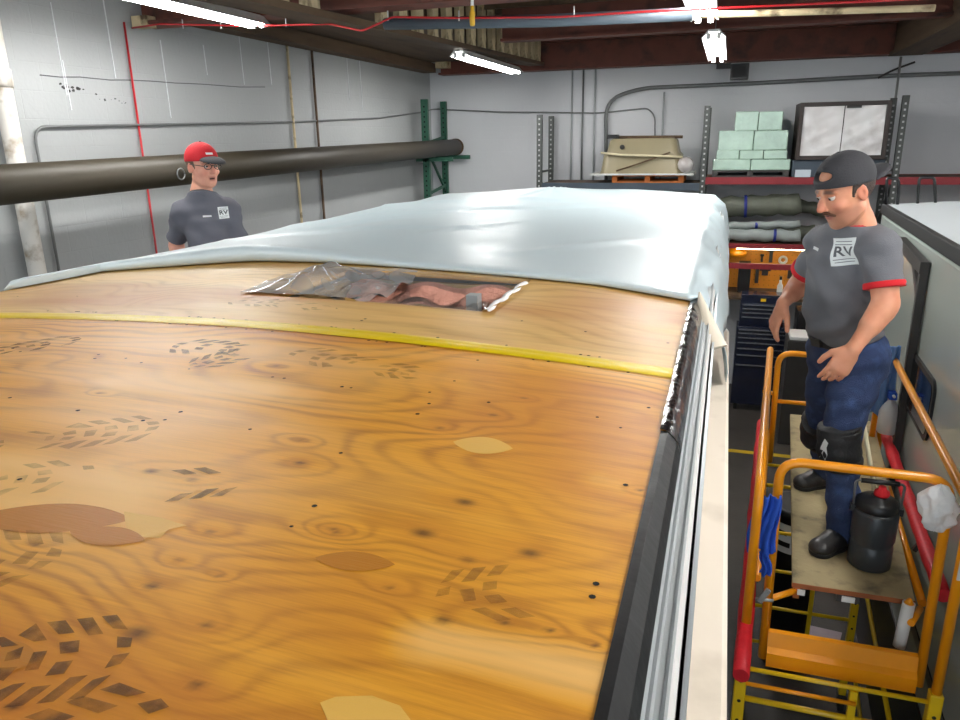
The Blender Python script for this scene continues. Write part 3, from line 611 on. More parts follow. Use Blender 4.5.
ply_sheet('plywood_sheet', 2.824, 4.04, .05, M['ply_b'], 51, .3); ply_sheet('plywood_sheet', 4.042, 5.26, .05, M['ply_b'], 61, .3); ply_sheet('plywood_sheet', 5.262, 6.7, .05, M['ply_b'], 71, .3)
def flatmat(name, col, alpha, rough=.5, vs=30, thr=None, var=.1):
    m, N, L, P = newmat(name); P.inputs['Roughness'].default_value = rough
    tc = N.new('ShaderNodeTexCoord'); n = N.new('ShaderNodeTexNoise'); n.inputs['Scale'].default_value = vs; n.inputs['Detail'].default_value = 6; L.new(tc.outputs['Object'], n.inputs[0])
    c = rgb(*col); mx = N.new('ShaderNodeMix'); mx.data_type = 'RGBA'; mx.inputs[6].default_value = tuple(x*(1-var) for x in c[:3])+(1,); mx.inputs[7].default_value = tuple(x*(1+var) for x in c[:3])+(1,); L.new(n.outputs[0], mx.inputs[0]); L.new(mx.outputs[2], P.inputs['Base Color'])
    r = N.new('ShaderNodeMapRange'); r.inputs[1].default_value = .35; r.inputs[2].default_value = .55; r.inputs[3].default_value = alpha*.35; r.inputs[4].default_value = alpha; L.new(n.outputs[0], r.inputs[0]); L.new(r.outputs[0], P.inputs['Alpha']); return m
M['boot'] = flatmat('dried_mud_print', (66, 54, 42), .58); M['boot_soft'] = flatmat('faint_mud_print', (84, 66, 50), .30)
M['patch_pale'] = mat('pale_veneer_plug', (228,182,88), .42, 0, .06, 3, stretch=(.4,8,1), bump=.1); M['patch_brown'] = mat('brown_veneer_plug', (186,122,34), .42, 0, .1, 4, stretch=(.3,6,1), bump=.1)
def on_roof(polys, name, m, h, parent, label=None):
    b = TB()
    for p in polys:
        n = len(p); c = Vector((sum(q[0] for q in p)/n, sum(q[1] for q in p)/n))
        top = [(q[0], q[1], zr(q[0])+h) for q in p]; b.add(top+[(c.x, c.y, zr(c.x)+h)], [(i, (i+1) % n, n) for i in range(n)])
    o = b.build(name, m, parent)
    for poly in o.data.polygons: pass
    if label: o['label'] = label
    return o
def lens(pa, pb, hpx, name, m, parent=None, label=None, h=.0006):
    a, c = roofpt(*pa), roofpt(*pb); mid = roofpt((pa[0]+pb[0])/2, (pa[1]+pb[1])/2+hpx); w = abs(mid.y-(a.y+c.y)/2)
    d = Vector((c.x-a.x, c.y-a.y)); L_ = d.length; d.normalize(); nrm = Vector((-d.y, d.x)); P = []
    for i in range(17): t = i/16; P.append(Vector((a.x, a.y))+d*L_*t+nrm*w*math.sin(PI*t)**.8)
    for i in range(1, 16): t = 1-i/16; P.append(Vector((a.x, a.y))+d*L_*t-nrm*w*math.sin(PI*t)**.8)
    return on_roof([P], name, m, h, tr, label)
lens((453,442),(513,449), 9, 'veneer_plug', M['patch_pale'], label='pale oval plug in the plywood')
lens((315,558),(395,565), 11, 'veneer_plug', M['patch_brown'], label='brown oval plug in the plywood')
lens((-30,517),(132,520), 20, 'veneer_plug', M['patch_brown'], h=.0007); lens((70,532),(145,541), 12, 'veneer_plug', M['patch_brown'], h=.0009); lens((-40,655),(37,662), 24, 'veneer_plug', M['patch_brown'])
def px_poly(pp, name, m, h=.0005, label=None): return on_roof([[tuple(roofpt(*q)[:2]) for q in pp]], name, m, h, tr, label)
px_poly([(124,512),(160,518),(187,526),(168,530),(160,539),(140,537),(126,528)], 'veneer_plug', M['patch_pale'], .0008)
px_poly([(320,703),(336,697),(372,696),(400,706),(412,722),(330,726)], 'veneer_plug', M['patch_pale'])
# boot prints: each made of the lugs of one sole
def boot(toe, heel, m, u0=0, u1=1, drop=.1, L_=.30, W_=.105, seed=0):
    rr = random.Random(seed); a, c = roofpt(*toe), roofpt(*heel); d = Vector((c.x-a.x, c.y-a.y)).normalized(); nr = Vector((-d.y, d.x)); polys = []
    def W(u): return W_/2*(1.0 if .12 < u < .42 else (.62+.38*math.sin(PI/2*u/.12)) if u <= .12 else .72 if u < .72 else .80*math.cos(max(0, (u-.88)/.12)*.8))
    def P(u, v): q = Vector((a.x, a.y))+d*(u*L_)+nr*(v*W(u)); return (q.x, q.y)
    rows = [(.02,.075),(.115,.17),(.21,.27),(.31,.36),(.40,.45),(.49,.53),(.70,.76),(.80,.85),(.89,.95)]
    for ri, (s, e) in enumerate(rows):
        if e < u0 or s > u1: continue
        segs = [(-1,-.62),(-.40,-.10),(.10,.40),(.62,1)] if ri % 2 == 0 else [(-1,-.50),(-.22,.22),(.50,1)]
        for (v0, v1) in segs:
            if rr.random() < drop: continue
            sk = .03*(v0+v1); j = lambda: rr.uniform(-.006, .006)
            o0, o1 = .10*v0*v0, .10*v1*v1; polys.append([P(s+o0+j(), v0), P(s+o1+j(), v1), P(e+o1+j()*.5, v1), P(e+o0+j(), v0)])
    o = on_roof(polys, 'boot_print', m, .0012, tr)
    o['kind'] = 'stuff'   # dried lugs of one print, too small to pick apart
    return o
boot((137,650),(50,660), M['boot'], 0, .55, .05, .26, .12, 3)
boot((172,345),(262,352), M['boot'], 0, .6, .1, .34, .12, 4); boot((188,368),(255,350), M['boot'], .0, .35, .1, .34, .10, 14)
boot((84,338),(20,348), M['boot'], 0, .6, .25, .34, .11, 5); boot((165,425),(40,440), M['boot_soft'], 0, 1, .15, .34, .12, 6)
boot((432,600),(520,590), M['boot_soft'], 0, .30, .35, .28, .10, 7); boot((290,352),(370,366), M['boot_soft'], 0, 1, .3, .34, .12, 8)
boot((250,478),(180,485), M['boot'], 0, .3, .55, .3, .10, 9); boot((62,560),(-40,556), M['boot_soft'], 0, .6, .2, .3, .12, 10); boot((178,708),(110,735), M['boot'], .0, .4, .1, .3, .12, 11)
boot((230,300),(300,306), M['boot_soft'], 0, 1, .4, .34, .11, 12); boot((100,470),(20,480), M['boot_soft'], 0, 1, .5, .3, .11, 13)
# screw heads, too small to pick apart
b = TB()
for i in range(150):
    k = i % 5
    if k < 2: x = random.uniform(XLr+.05, XRr-.03); y = 1.56 if k else 1.645
    elif k == 2: x = random.choice((-.11, -2.43, -.5, -.9, -1.7)); y = random.uniform(.45, 1.9)
    else: x = random.uniform(XLr+.05, XRr-.05); y = random.choice((.97, .42, .70, 1.25, 1.85))+random.uniform(-.02, .02)
    r = random.uniform(.0028, .0045); n = 7
    b.add([(x+r*math.cos(2*PI*q/n), y+r*math.sin(2*PI*q/n), zr(x)+.0008) for q in range(n)], [tuple(range(n))])
tag(b.build('screw_head', M['hole'], tr), kind='stuff')
# yellow tape over the seam
xa = [XLr+.0, XRr-.012]
def tape(u, v):
    x = xa[0]+(xa[1]-xa[0])*u; y = 1.520+.070*v+.055*min(1, u*1.8)-.028*max(0, u-.5); return (x, y, zr(x)+.0018+.0022*math.sin(PI*v)**2+.0018*abs(math.sin(2*PI*v)))
TB().grid(120, 12, tape).build('seam_tape', M['seam_tape'], tr)
# right-hand edge: black tape, rails, gutter
def strip_y(name, prof, y0, y1, m, parent=tr, wav=0, label=None, n=60):
    def fn(u, v):
        t = v*(len(prof)-1); i = min(int(t), len(prof)-2); f = t-i; x = prof[i][0]*(1-f)+prof[i+1][0]*f; z = prof[i][1]*(1-f)+prof[i+1][1]*f; y = y0+(y1-y0)*u
        return (x+wav*math.sin(y*31)*.4, y, z+wav*(.3+v)*(1+math.sin(y*47+v*5)+.6*math.sin(y*91-v*9)))
    o = TB().grid(n if wav else 2, max(len(prof)-1, 8 if wav else 0) if wav else len(prof)-1, fn, bool(wav)).build(name, m, parent)
    if label: o['label'] = label
    return o
M['black_tape'] = mat('black_foil_tape', (18,19,21), .42, 0, .2, 20, bump=.3, bs=14, spec=.3)
M['black_shiny'] = mat('crumpled_black_tape', (20,22,25), .18, 0, .2, 20, bump=.8, bs=20, coat=.5)
M['silver_foil'] = mat('crumpled_silver_tape', (150,155,160), .3, .3, .1, 20, bump=.9, bs=24)
y0_, y1_ = -2.06, 6.6
strip_y('edge_tape', [(-.078,3.5035),(-.066,3.5025),(-.050,3.485),(-.0415,3.462)], y0_, 1.25, M['black_tape'], label='flat black edge tape')
strip_y('edge_tape', [(-.080,3.506),(-.066,3.505),(-.050,3.488),(-.0415,3.462)], 1.25, 2.6, M['black_shiny'], wav=.0007, n=160, label='crumpled shiny black edge tape')
strip_y('edge_rail', [(-.0415,3.462),(-.038,3.452),(-.034,3.455),(-.031,3.447),(-.024,3.447),(-.0205,3.452),(-.0175,3.440)], y0_, y1_, M['mesh_grey'])
strip_y('edge_rail', [(-.0175,3.440),(-.0165,3.425),(-.0105,3.424)], y0_, y1_, M['white_plastic'])
strip_y('rail_groove', [(-.0105,3.424),(-.0105,3.38),(-.0060,3.38)], y0_, y1_, M['black_rubber'])
strip_y('edge_rail', [(-.0060,3.38),(-.0060,3.405),(.0006,3.405),(.0006,3.30)], y0_, y1_, M['silver_trim'])
TB().box(-.040, -.0, y0_, y1_, .75, 3.38).build('side_wall', M['sidewall'], tr)
TB().box(XLr-.005, XLr+.035, y0_, y1_+.1, .75, 3.44).build('side_wall', M['sidewall'], tr)
TB().box(XLr+.035, -.04, y0_, y0_+.04, .75, 3.46).build('rear_wall', M['sidewall'], tr)
TB().box(XLr+.035, -.04, 6.62, 6.68, .75, 3.46).build('front_wall', M['sidewall'], tr)
TB().box(XLr+.035, -.04, y0_+.04, 6.62, .70, .78).build('trailer_floor', M['dark_wood'], tr)
for x in (-2.2, -.33):
    TB().box(x-.03, x+.03, y0_, 7.6, .55, .70).build('chassis_rail', M['steel_paint'], tr)
    for y in (1.8, 2.7):
        w_ = TB().lathe((x-.11, y, .36), [(.2,0),(.35,.01),(.36,.05),(.36,.17),(.35,.21),(.2,.22)], 28, (1,0,0)).build('wheel', M['tyre'], tr)
        TB().lathe((x-.11 if x < -1 else x+.10, y, .36), [(.05,-.015),(.18,0),(.2,.02)], 20, (1,0,0)).build('rim', M['chrome'], w_)
ye = at(722, 326, z=3.1).y
b = TB(); pr = [(.0012,2.96),(.0012,3.10),(.054,3.10),(.064,3.09),(.066,3.05),(.060,2.97),(.05,2.96)]
b.prism(pr, 'y', y0_, ye-.08); b.build('awning_case', M['beige_case'], tr)
b = TB(); b.prism([(.0012,2.955),(.0012,3.102),(.05,3.102),(.066,3.08),(.067,2.97),(.05,2.955)], 'y', ye-.08, ye-.03)
b.prism([(.0012,2.98),(.0012,3.09),(.04,3.09),(.052,3.07),(.052,2.99),(.04,2.98)], 'y', ye-.03, ye); b.build('case_end_cap', M['white_plastic'], tr, .004)
# roof opening: frame boards, insulation, stud, crumpled film
b = TB(); zt_ = 3.51
for (x0, x1, yy0, yy1) in ((HX0-.03, HX0, HY0-.03, HY1+.03), (HX1, HX1+.03, HY0-.03, HY1+.03), (HX0, HX1, HY0-.03, HY0), (HX0, HX1, HY1, HY1+.03)):
    TB().box(x0, x1, yy0, yy1, 3.34, 3.508).build('opening_frame', M['stud'], tr)
def pinkf(u, v):
    x = HX0+.02+(HX1-HX0-.04)*u; a = PI*v
    return (x, HY1-.005-.10*math.sin(a)-.015*math.sin(u*23)*math.sin(a), 3.37+.135*v+.01*math.sin(u*17))
TB().grid(40, 12, pinkf).build('insulation_batt', M['pink'], tr)
TB().box(HX0, HX1, HY0, HY1, 3.26, 3.30).build('opening_shade', M['hole'], tr)  # black slab stands in for the shade inside the opening
TB().box(HX1-.17, HX1-.13, HY1-.16, HY1-.115, 3.31, 3.505).build('wiring_bracket', M['mesh_grey'], tr)
TB().box(HX0, HX1, HY1-.20, HY1-.16, 3.31, 3.35).build('cross_batten', M['stud'], tr)
def film1(u, v):
    x = -1.44+.40*u; y = 1.96+.50*v; n = .016*math.sin(7*u+5*v)+.010*math.sin(17*u-9*v)+.005*math.sin(27*v+11*u); e = max(0, min(1, (u-.05)/.3))
    inside = max(0, min(1, (x-HX0)/.06))*max(0, min(1, (v)/.12))*max(0, min(1, (1-v)/.12))
    return (x, y, zr(x)+.004+(.006+abs(n)*(.3+.7*e))*min(1, 4*min(v, 1-v)+.2)+.03*math.exp(-((x-HX0)/.05)**2)*math.sin(PI*v)-.05*inside*u)
TB().grid(40, 46, film1).build('plastic_film', M['film_milky'], tr)
def film2(u, v):
    x = -1.10+.49*u; y = 1.935+.50*v; n = .010*math.sin(13*u+7*v)+.006*math.sin(27*u-15*v)
    ed = min(1, min(v, 1-v)/.08)*min(1, (1-u)/.06)
    return (x, y, zr(x)+.006+abs(n)*.5-.085*ed+n*ed)
TB().grid(50, 46, film2).build('plastic_film', M['film'], tr)
TB().grid(30, 3, lambda u, v: (HX1-.006+.022*v+.004*math.sin(u*20), HY0-.01+(HY1-HY0-.05)*u, zr(HX1)+.003+.008*math.sin(PI*v))).build('film_hem', M['white_plastic'], tr)
# ------------------------------------------------------------------ roof membrane, laid loose
FOLD = [tuple(roofpt(px, py)) for px, py in ((12,290),(60,281),(100,273),(170,268),(250,263),(320,264),(400,269),(500,277),(600,287),(692,303))]
FOLD = sorted((max(p[0], XLr-.001*(9-k)) , p[1]) for k, p in enumerate(FOLD))
FX = [p[0] for p in FOLD]; FY = [p[1] for p in FOLD]
def foldy(x): return float(np.interp(x, FX, FY))
mem_o = Vector((-1.27, 4.6, 3.55))
prof = [(XLr-.022, 3.12),(XLr-.020, 3.30),(XLr-.015, 3.44),(XLr-.004, 3.497)]+[(XLr+.02+(XRr-XLr-.03)*i/60, None) for i in range(61)]+[(XRr+.012,3.503),(-.035,3.48),(-.010,3.43),(.012,3.36),(.03,3.28),(.042,3.19),(.046,3.13)]
pk = at(562, 194, z=3.56)
def mem(i, j):
    x, z = prof[i]; n = NV; v = j/n; f = foldy(min(max(x, XLr), XRr))
    r = .011+.022*math.exp(-((x+1.85)/.45)**2)
    if i > 154: f += .45*(i-154)/7 
    if j < 10:
        a = -PI*.55+ (PI*1.05)*(j/9); y = f+r-r*1.0*math.cos(a)*1.0 if False else f+r*(1-math.cos(a)*1.2)-r*.2; dz = r+r*math.sin(a)
        top = 0
    else:
        t = ((j-10)/(n-10)); tt = t**1.25; y = f+.06+(6.95-f-.06)*tt; dz = 2*r*math.exp(-(y-f-.03)/.16)+.006
    inner = z is None
    zz = zr(x) if inner else z
    wr = 0
    if j >= 10:
        ed = min(1, (y-f)/.5)
        wr += .018+.012*vn(x*1.3+3, y*1.1, 5)+.004*vn(x*4+y*2, y*1.2, 6)
        # ridges fanning out of the raised point near the front
        dx, dy = x-pk.x, y-(pk.y-.3); rr = math.hypot(dx, dy); an = math.atan2(dy, dx)
        wr += .055*math.exp(-(dx/.22)**2-(dy/.30)**2) + .012*math.exp(-rr/1.2)*math.cos(an*7)
        # sweeping ripples at left centre
        for (cx_, cy_, ax, le, wd, am) in ((-1.5,4.6,.5,.9,.05,.020),(-1.15,4.9,.35,.8,.05,.016),(-2.0,3.7,.9,.5,.05,.022),(-1.8,3.4,.2,.6,.05,.018),(-.9,5.4,.2,.8,.06,.014),(-1.7,5.3,.1,.9,.05,.018),(-2.2,4.4,1.1,.6,.05,.016),(-1.2,3.6,1.2,.35,.04,.012),(-.55,3.2,.9,.5,.06,.010),(-1.9,4.2,.7,.4,.035,.016)):
            u_ = (x-cx_)*math.cos(ax)+(y-cy_)*math.sin(ax); w_ = -(x-cx_)*math.sin(ax)+(y-cy_)*math.cos(ax)
            wr += .95*am*math.exp(-(u_/le)**2-(w_/wd)**2)
        wr *= ed
        if y > 6.6: q = (y-6.6)/.35; zz -= .16*q*q
        if x > -.35: wr += .004*max(0, (x+.35)/.3)*math.sin(y*7)*ed
    if not inner:
        side = 1 if x > -1 else -1; x = x+side*.010*math.sin(y*6.3+z*9)+side*.006*math.sin(y*17); dz *= .2; wr *= .3
        if i > 156: zz += .03*math.sin(y*4.1)
    return (x-mem_o.x, y-mem_o.y, zz+dz+wr-mem_o.z+.004)
_T = {}
def vn(x, y, s):
    if s not in _T: _T[s] = np.random.default_rng(s).random((64, 64))*2-1
    T = _T[s]; xi, yi = math.floor(x), math.floor(y); fx, fy = x-xi, y-yi; fx = fx*fx*(3-2*fx); fy = fy*fy*(3-2*fy)
    a, b, c, d = T[xi & 63, yi & 63], T[(xi+1) & 63, yi & 63], T[xi & 63, (yi+1) & 63], T[(xi+1) & 63, (yi+1) & 63]
    return (a*(1-fx)+b*fx)*(1-fy)+(c*(1-fx)+d*fx)*fy
# refine the profile over the deck for smooth wrinkles
pp = prof[:4]+[(XLr+.02+(XRr-XLr-.03)*i/150, None) for i in range(151)]+prof[65:]
prof = pp; NV = 170; NP = len(prof)
b = MB(); vs = [mem(i, j) for j in range(NV+1) for i in range(NP)]
b.add(vs, [(j*NP+i, j*NP+i+1, (j+1)*NP+i+1, (j+1)*NP+i) for j in range(NV) for i in range(NP-1)], True)
M['membrane'] = mat('white_roof_membrane', (206,223,229), .42, 0, .03, 1.2, spec=.85, coat=.08)
mb_ = b.build('roof_membrane', M['membrane']); mb_.location = mem_o
mb_.modifiers.new('thick', 'SOLIDIFY').thickness = .0015
tag(mb_, 'glossy white rubber roof membrane rolled out over the front half of the trailer roof', 'membrane')
# the torn corner hanging as an open cone, and the rolled white end
a = roofpt(695, 301); t = empty('membrane_flap', (-.055, 2.38, 3.50), 'cream cone-shaped flap of membrane hanging at the roof corner', 'flap')
tip = Vector((0.0,0,.03)); c2 = at(709, 350, y=2.28)-Vector((-.055,2.38,3.50))
b = MB(); n = 24; ax = (c2-tip); L_ = ax.length; ax.normalize(); e1 = Vector((1,0,0)); e1 = (e1-ax*e1.dot(ax)).normalized(); e2 = ax.cross(e1); vs = []
for k in range(9):
    q = k/8; rr = .003+.054*q
    for i in range(n): an = 2*PI*i/n*.93+.4; vs.append(tip+ax*L_*q*(1+.06*math.cos(an-2.2)*q)+(e1*math.cos(an)+e2*math.sin(an)*.8)*rr)
b.add(vs, [(k*n+i, k*n+i+1, (k+1)*n+i+1, (k+1)*n+i) for k in range(8) for i in range(n-1)], True)
M['cream'] = mat('cream_membrane_back', (226,214,194), .5)
b.build('flap_sheet', M['cream'], t)
P0 = [at(px, py, y=4.4) for px, py in ((711,262),(717,272),(722,284),(720,298),(712,309))]
o = MB().tube(round_path(P0, .05), .035, 14).build('vent_hose', M['membrane']); tag(o, 'short white curved hose end sticking out under the membrane at the trailer corner', 'hose')
# ------------------------------------------------------------------ second trailer on the right
TH = math.atan(.039)
r2 = empty('grey_trailer', (.947, 0, 0), 'glossy grey travel trailer with a white roof at the right edge', 'trailer', rz=-TH)
M['grey_side'] = mat('glossy_grey_fibreglass', (178,186,180), .16, 0, .05, 1.2, coat=.5)
M['white_roof'] = mat('pale_trailer_roof', (228,236,240), .25, 0, .04, 1)
YR0, YR1, WR, ZR = -2.2, 6.75, 2.45, 3.45
b = MB(); b.box(0, WR, YR0, YR1, .62, 3.37); b.build('trailer_body', M['grey_side'], r2, .02)
b = MB(); b.grid(24, 20, lambda u, v: (.012+(WR-.024)*u, YR0+.01+(YR1-YR0-.02)*v, 3.446+.05*(1-(2*u-1)**2)-.0)); b.build('trailer_roof', M['white_roof'], r2)
MB().box(.04, WR-.04, YR0+.04, YR1-.04, 3.371, 3.44).build('roof_core', M['white_roof'], r2)
for x0, x1 in ((-.012, .03), (WR-.03, WR+.012)): MB().box(x0, x1, YR0, YR1, 3.375, 3.452).build('roof_trim', M['black_rubber'], r2, .006)
MB().box(.03, WR-.03, YR1-.02, YR1+.012, 3.375, 3.452).build('roof_trim', M['black_rubber'], r2)
MB().box(-.006, .0, YR0, YR1, 1.50, 1.56).build('side_stripe', M['black_plastic'], r2)
MB().box(-.010, .0, YR0, YR1, .5, 1.30).build('skirt_panel', M['black_plastic'], r2)
def rrect(y0, y1, z0, z1, r, n=6):
    out = []
    for cy, cz, a0 in ((y1-r, z1-r, 0), (y0+r, z1-r, PI/2), (y0+r, z0+r, PI), (y1-r, z0+r, 1.5*PI)):
        out += [(cy+r*math.cos(a0+PI/2*i/n), cz+r*math.sin(a0+PI/2*i/n)) for i in range(n+1)]
    return out
for (y0, y1, z0, z1) in ((4.15, 4.90, 2.42, 2.76), (.2, 1.3, 2.1, 2.8)):
    w_ = MB().prism(rrect(y0, y1, z0, z1, .07), 'x', -.014, .002).build('window_frame', M['black_rubber'], r2)
    MB().prism(rrect(y0+.03, y1-.03, z0+.03, z1-.03, .05), 'x', -.017, -.0145).build('window_pane', M['glass_dark'], w_)
b = MB(); b.box(-.05, -.006, 4.72, 4.77, 1.6, 3.27); b.build('awning_arm', M['steel_paint'], r2, .004)
MB().bar((-.03, 4.72, 3.26), (-.03, 5.55, 3.30), .05, .07).build('awning_arm', M['steel_paint'], r2, .004)
MB().bar((-.03, 4.76, 3.12), (-.03, 4.98, 3.26), .04, .05).build('arm_bracket', M['steel_paint'], r2)
for y in (.8, 1.6, 6.0): pass
for x in (.15, WR-.15-.0):
    for y in (1.9, 2.8):
        w_ = MB().lathe((x-.10, y, .36), [(.2,0),(.35,.01),(.36,.05),(.36,.17),(.35,.2),(.2,.21)], 24, (1,0,0)).build('wheel', M['tyre'], r2)
MB().box(.1, WR-.1, YR0+.2, YR1+.4, .45, .62).build('chassis', M['steel_paint'], r2)
Ri = Matrix.Rotation(TH, 3, 'Z')
def loc2(p): return Ri @ (Vector(p)-Vector((.947,0,0)))
for (pa, pb, pc, pd) in (((886,200),(886,177),(898,179),(897,202)),((917,200),(918,177),(933,177),(935,200))):
    q = [loc2(at(*z, y=6.72)) for z in (pa, pb, pc, pd)]; q[0].z = 3.44; q[3].z = 3.44
    for v in q: v.y = 6.68
    MB().tube(round_path(q, .03), .011, 8).build('ladder_hoop', M['black_plastic'], r2)
# ------------------------------------------------------------------ rolling scaffold with padded rails
def XLs(y): return .215+.065*(y-2.9)
def XRs(y): return .93+.060*(y-2.9)
ZP = 2.15
so = Vector((.6, 4.0, 0))
sc_ = empty('rolling_scaffold', so, 'orange and yellow rolling scaffold with a plywood platform in the aisle between the trailers', 'scaffold')
class SB(TB): off = so
T = .019
def st(pts, name, m, r=T, bend=.10, label=None, parent=None, n=12):
    o = SB().tube(round_path(pts, bend, 7), r, n).build(name, M[m], parent or sc_)
    if label: o['label'] = label
    return o
for X_, sg in ((XLs, -1), (XRs, 1)):
    st([(X_(2.82), 2.82, 1.86), (X_(2.82), 2.82, 2.70), (X_(4.98), 4.98, 2.68), (X_(4.98), 4.98, 1.86)], 'guard_rail', 'orange')
    for y in (2.82, 4.98):
        p_ = SB().box(X_(y)-.024, X_(y)+.024, y-.024, y+.024, .14, 1.90).build('post', M['yellow'], sc_, .006)
        b = SB(); z = .4
        while z < 1.88: b.tube([(X_(y), y-.0255, z), (X_(y), y-.0235, z)], .008, 8); z += .10
        tag(b.build('pin_hole', M['hole'], p_), kind='stuff')
        b = SB(); b.lathe((X_(y)-.02, y, .065), [(.03,0),(.062,.004),(.065,.02),(.062,.036),(.03,.04)], 18, (1,0,0)); b.build('castor', M['tyre'], sc_)
        SB().box(X_(y)-.03, X_(y)+.03, y-.03, y+.03, .11, .14).build('castor_plate', M['steel_paint'], sc_)
for y in (2.82, 4.98):   # ladder rungs of the two end frames
    for k, z in enumerate((.45, .75, 1.05, 1.35, 1.70, 1.85)):
        SB().tube([(XLs(y)+.02, y, z), (XRs(y)-.02, y, z)], .013 if k != 5 else .010, 10).build('rung', M['yellow'], sc_)
    xm = XLs(y)+.43; SB().box(xm-.014, xm+.014, y-.012, y+.012, .45, 1.84).build('ladder_stile', M['yellow'], sc_)
SB().tube([(XLs(2.82)+.02, 2.80, 1.79), (XLs(2.82)+.44, 2.80, 1.79)], .009, 8).build('rung', M['orange'], sc_)
# end guard frames, just inside the posts
nl, nr = .285, .893
st([(nl+.012, 2.93, 1.84), (nl, 2.93, 2.76), (nr-.01, 2.93, 2.75), (nr, 2.93, 1.84)], 'end_guard', 'orange', bend=.09)
st([(.41, 4.92, 1.9), (.40, 4.92, 2.66), (1.0, 4.92, 2.65), (1.0, 4.92, 1.9)], 'end_guard', 'orange', bend=.09)
st([(.40, 4.92, 2.38), (.33, 4.95, 2.38)], 'guard_link', 'orange', .013)
st([(.40, 4.92, 2.33), (1.0, 4.92, 2.33)], 'guard_cross_bar', 'orange', .014)
st([(.93, 4.90, 2.66), (.93, 4.90, 1.9)], 'guard_cross_bar', 'orange', .015)
b = SB(); b.prism([(2.925,1.99),(2.905,1.985),(2.895,1.92),(2.875,1.90),(2.875,1.835),(2.885,1.835),(2.888,1.893),(2.91,1.915)], 'x', nl+.022, nr-.022)
b.build('end_plate', M['orange'], sc_)
# platform
def plat(u, v): y = 3.05+2.15*v; return (XLs(y)+.17+u*(.47+.05*v), y)
M['platform'] = mat('worn_platform_ply', (166,150,112), .75, 0, .3, 5, bump=.3, bs=50, dirt_sheen=(112,102,80), ds=11)
P4 = [plat(0,0), plat(1,0), plat(1,1), plat(0,1)]
SB().hexa([(x, y, ZP-.022) for x, y in P4]+[(x, y, ZP) for x, y in P4]).build('platform_board', M['platform'], sc_, .003)
for u in (0.02, .94):
    a, c = plat(u, 0.0), plat(u, 1.0); a2, c2 = plat(u+.05, 0.0), plat(u+.05, 1.0)
    SB().hexa([(a[0],a[1],ZP-.075),(a2[0],a2[1],ZP-.075),(c2[0],c2[1],ZP-.075),(c[0],c[1],ZP-.075),(a[0],a[1],ZP-.023),(a2[0],a2[1],ZP-.023),(c2[0],c2[1],ZP-.023),(c[0],c[1],ZP-.023)]).build('platform_bearer', M['pallet'], sc_)
M['edge_wood'] = mat('stained_board_edge', (150,84,44), .7, 0, .2, 12)
a, c = plat(0,0), plat(1,0); SB().box(a[0], c[0], a[1]-.004, a[1]-.0005, ZP-.022, ZP-.001).build('board_edge', M['edge_wood'], sc_)
for u0, w_ in ((.05,.03),(.42,.05)):
    x, y = plat(u0, 0); SB().box(x, x+w_, y-.012, y-.005, ZP-.050, ZP-.026).build('white_label', M['white_plastic'], sc_)
    if w_ > .04: SB().box(x-.02, x+w_+.02, y-.0045, y+.03, ZP-.055, ZP-.0225).build('latch_plate', M['steel_paint'], sc_)
for x0, x1 in ((nl, plat(0,0)[0]+.03), (plat(1,0)[0]-.03, nr)):
    st([(x0, 2.95, ZP-.045), (x1, 3.07, ZP-.045)], 'platform_hook', 'orange', .014)
for X_, s in ((XLs, 1), (XRs, -1)):
    st([(X_(3.1)+s*.03, 3.12, ZP-.05), (X_(4.96)+s*.03, 4.94, ZP-.05)], 'side_bar', 'orange', .017)
    for dz in (-.7, -1.3): st([(X_(2.84), 2.86, 1.9+dz), (X_(4.96), 4.94, 1.9+dz-.0)], 'side_brace', 'yellow', .013)
# red foam sleeves on the outer rails
rl = [at(762, 423, y=4.9), at(741, 676, z=2.03)]; rr_ = [at(886, 436, z=2.16), at(943, 596, z=2.16)]
for (pA, pB), sd in ((rl, 'left'), (rr_, 'right')):
    d = (pB-pA); n = 18
    o = SB().tube([pA+d*(k/n) for k in range(n+1)], [.031*(1+.05*math.sin(k*2.3)+(.10 if k % 6 == 3 else 0)) for k in range(n+1)], 14).build('foam_sleeve', M['red_foam'], sc_)
    o['label'] = 'lumpy red foam sleeve on the rail'
    for f in (.22, .74):
        q = pA+d*f; xx = XLs(q.y) if sd == 'left' else XRs(q.y); SB().bar(q, (xx, q.y, ZP-.05), .02, .02).build('sleeve_bracket', M['steel_paint'], sc_)
P = at(949, 562, y=2.80); o = SB().box(XRs(2.82)-.012, XRs(2.82)+.012, 2.82-.0215, 2.82-.0192, P.z-.07, P.z+.09).build('post_sticker', M['white_plastic'], sc_)
P = at(760, 595, y=2.82); SB().bar(P+Vector((0,0,-.03)), P+Vector((.03,0,.03)), .012, .02).build('locking_pin', M['galvanised'], sc_)
P = at(763, 600, y=2.84); SB().tube([P+Vector((-.03,0,0)), P+Vector((.04,0,.004))], .007, 8).build('locking_pin', M['galvanised'], sc_)
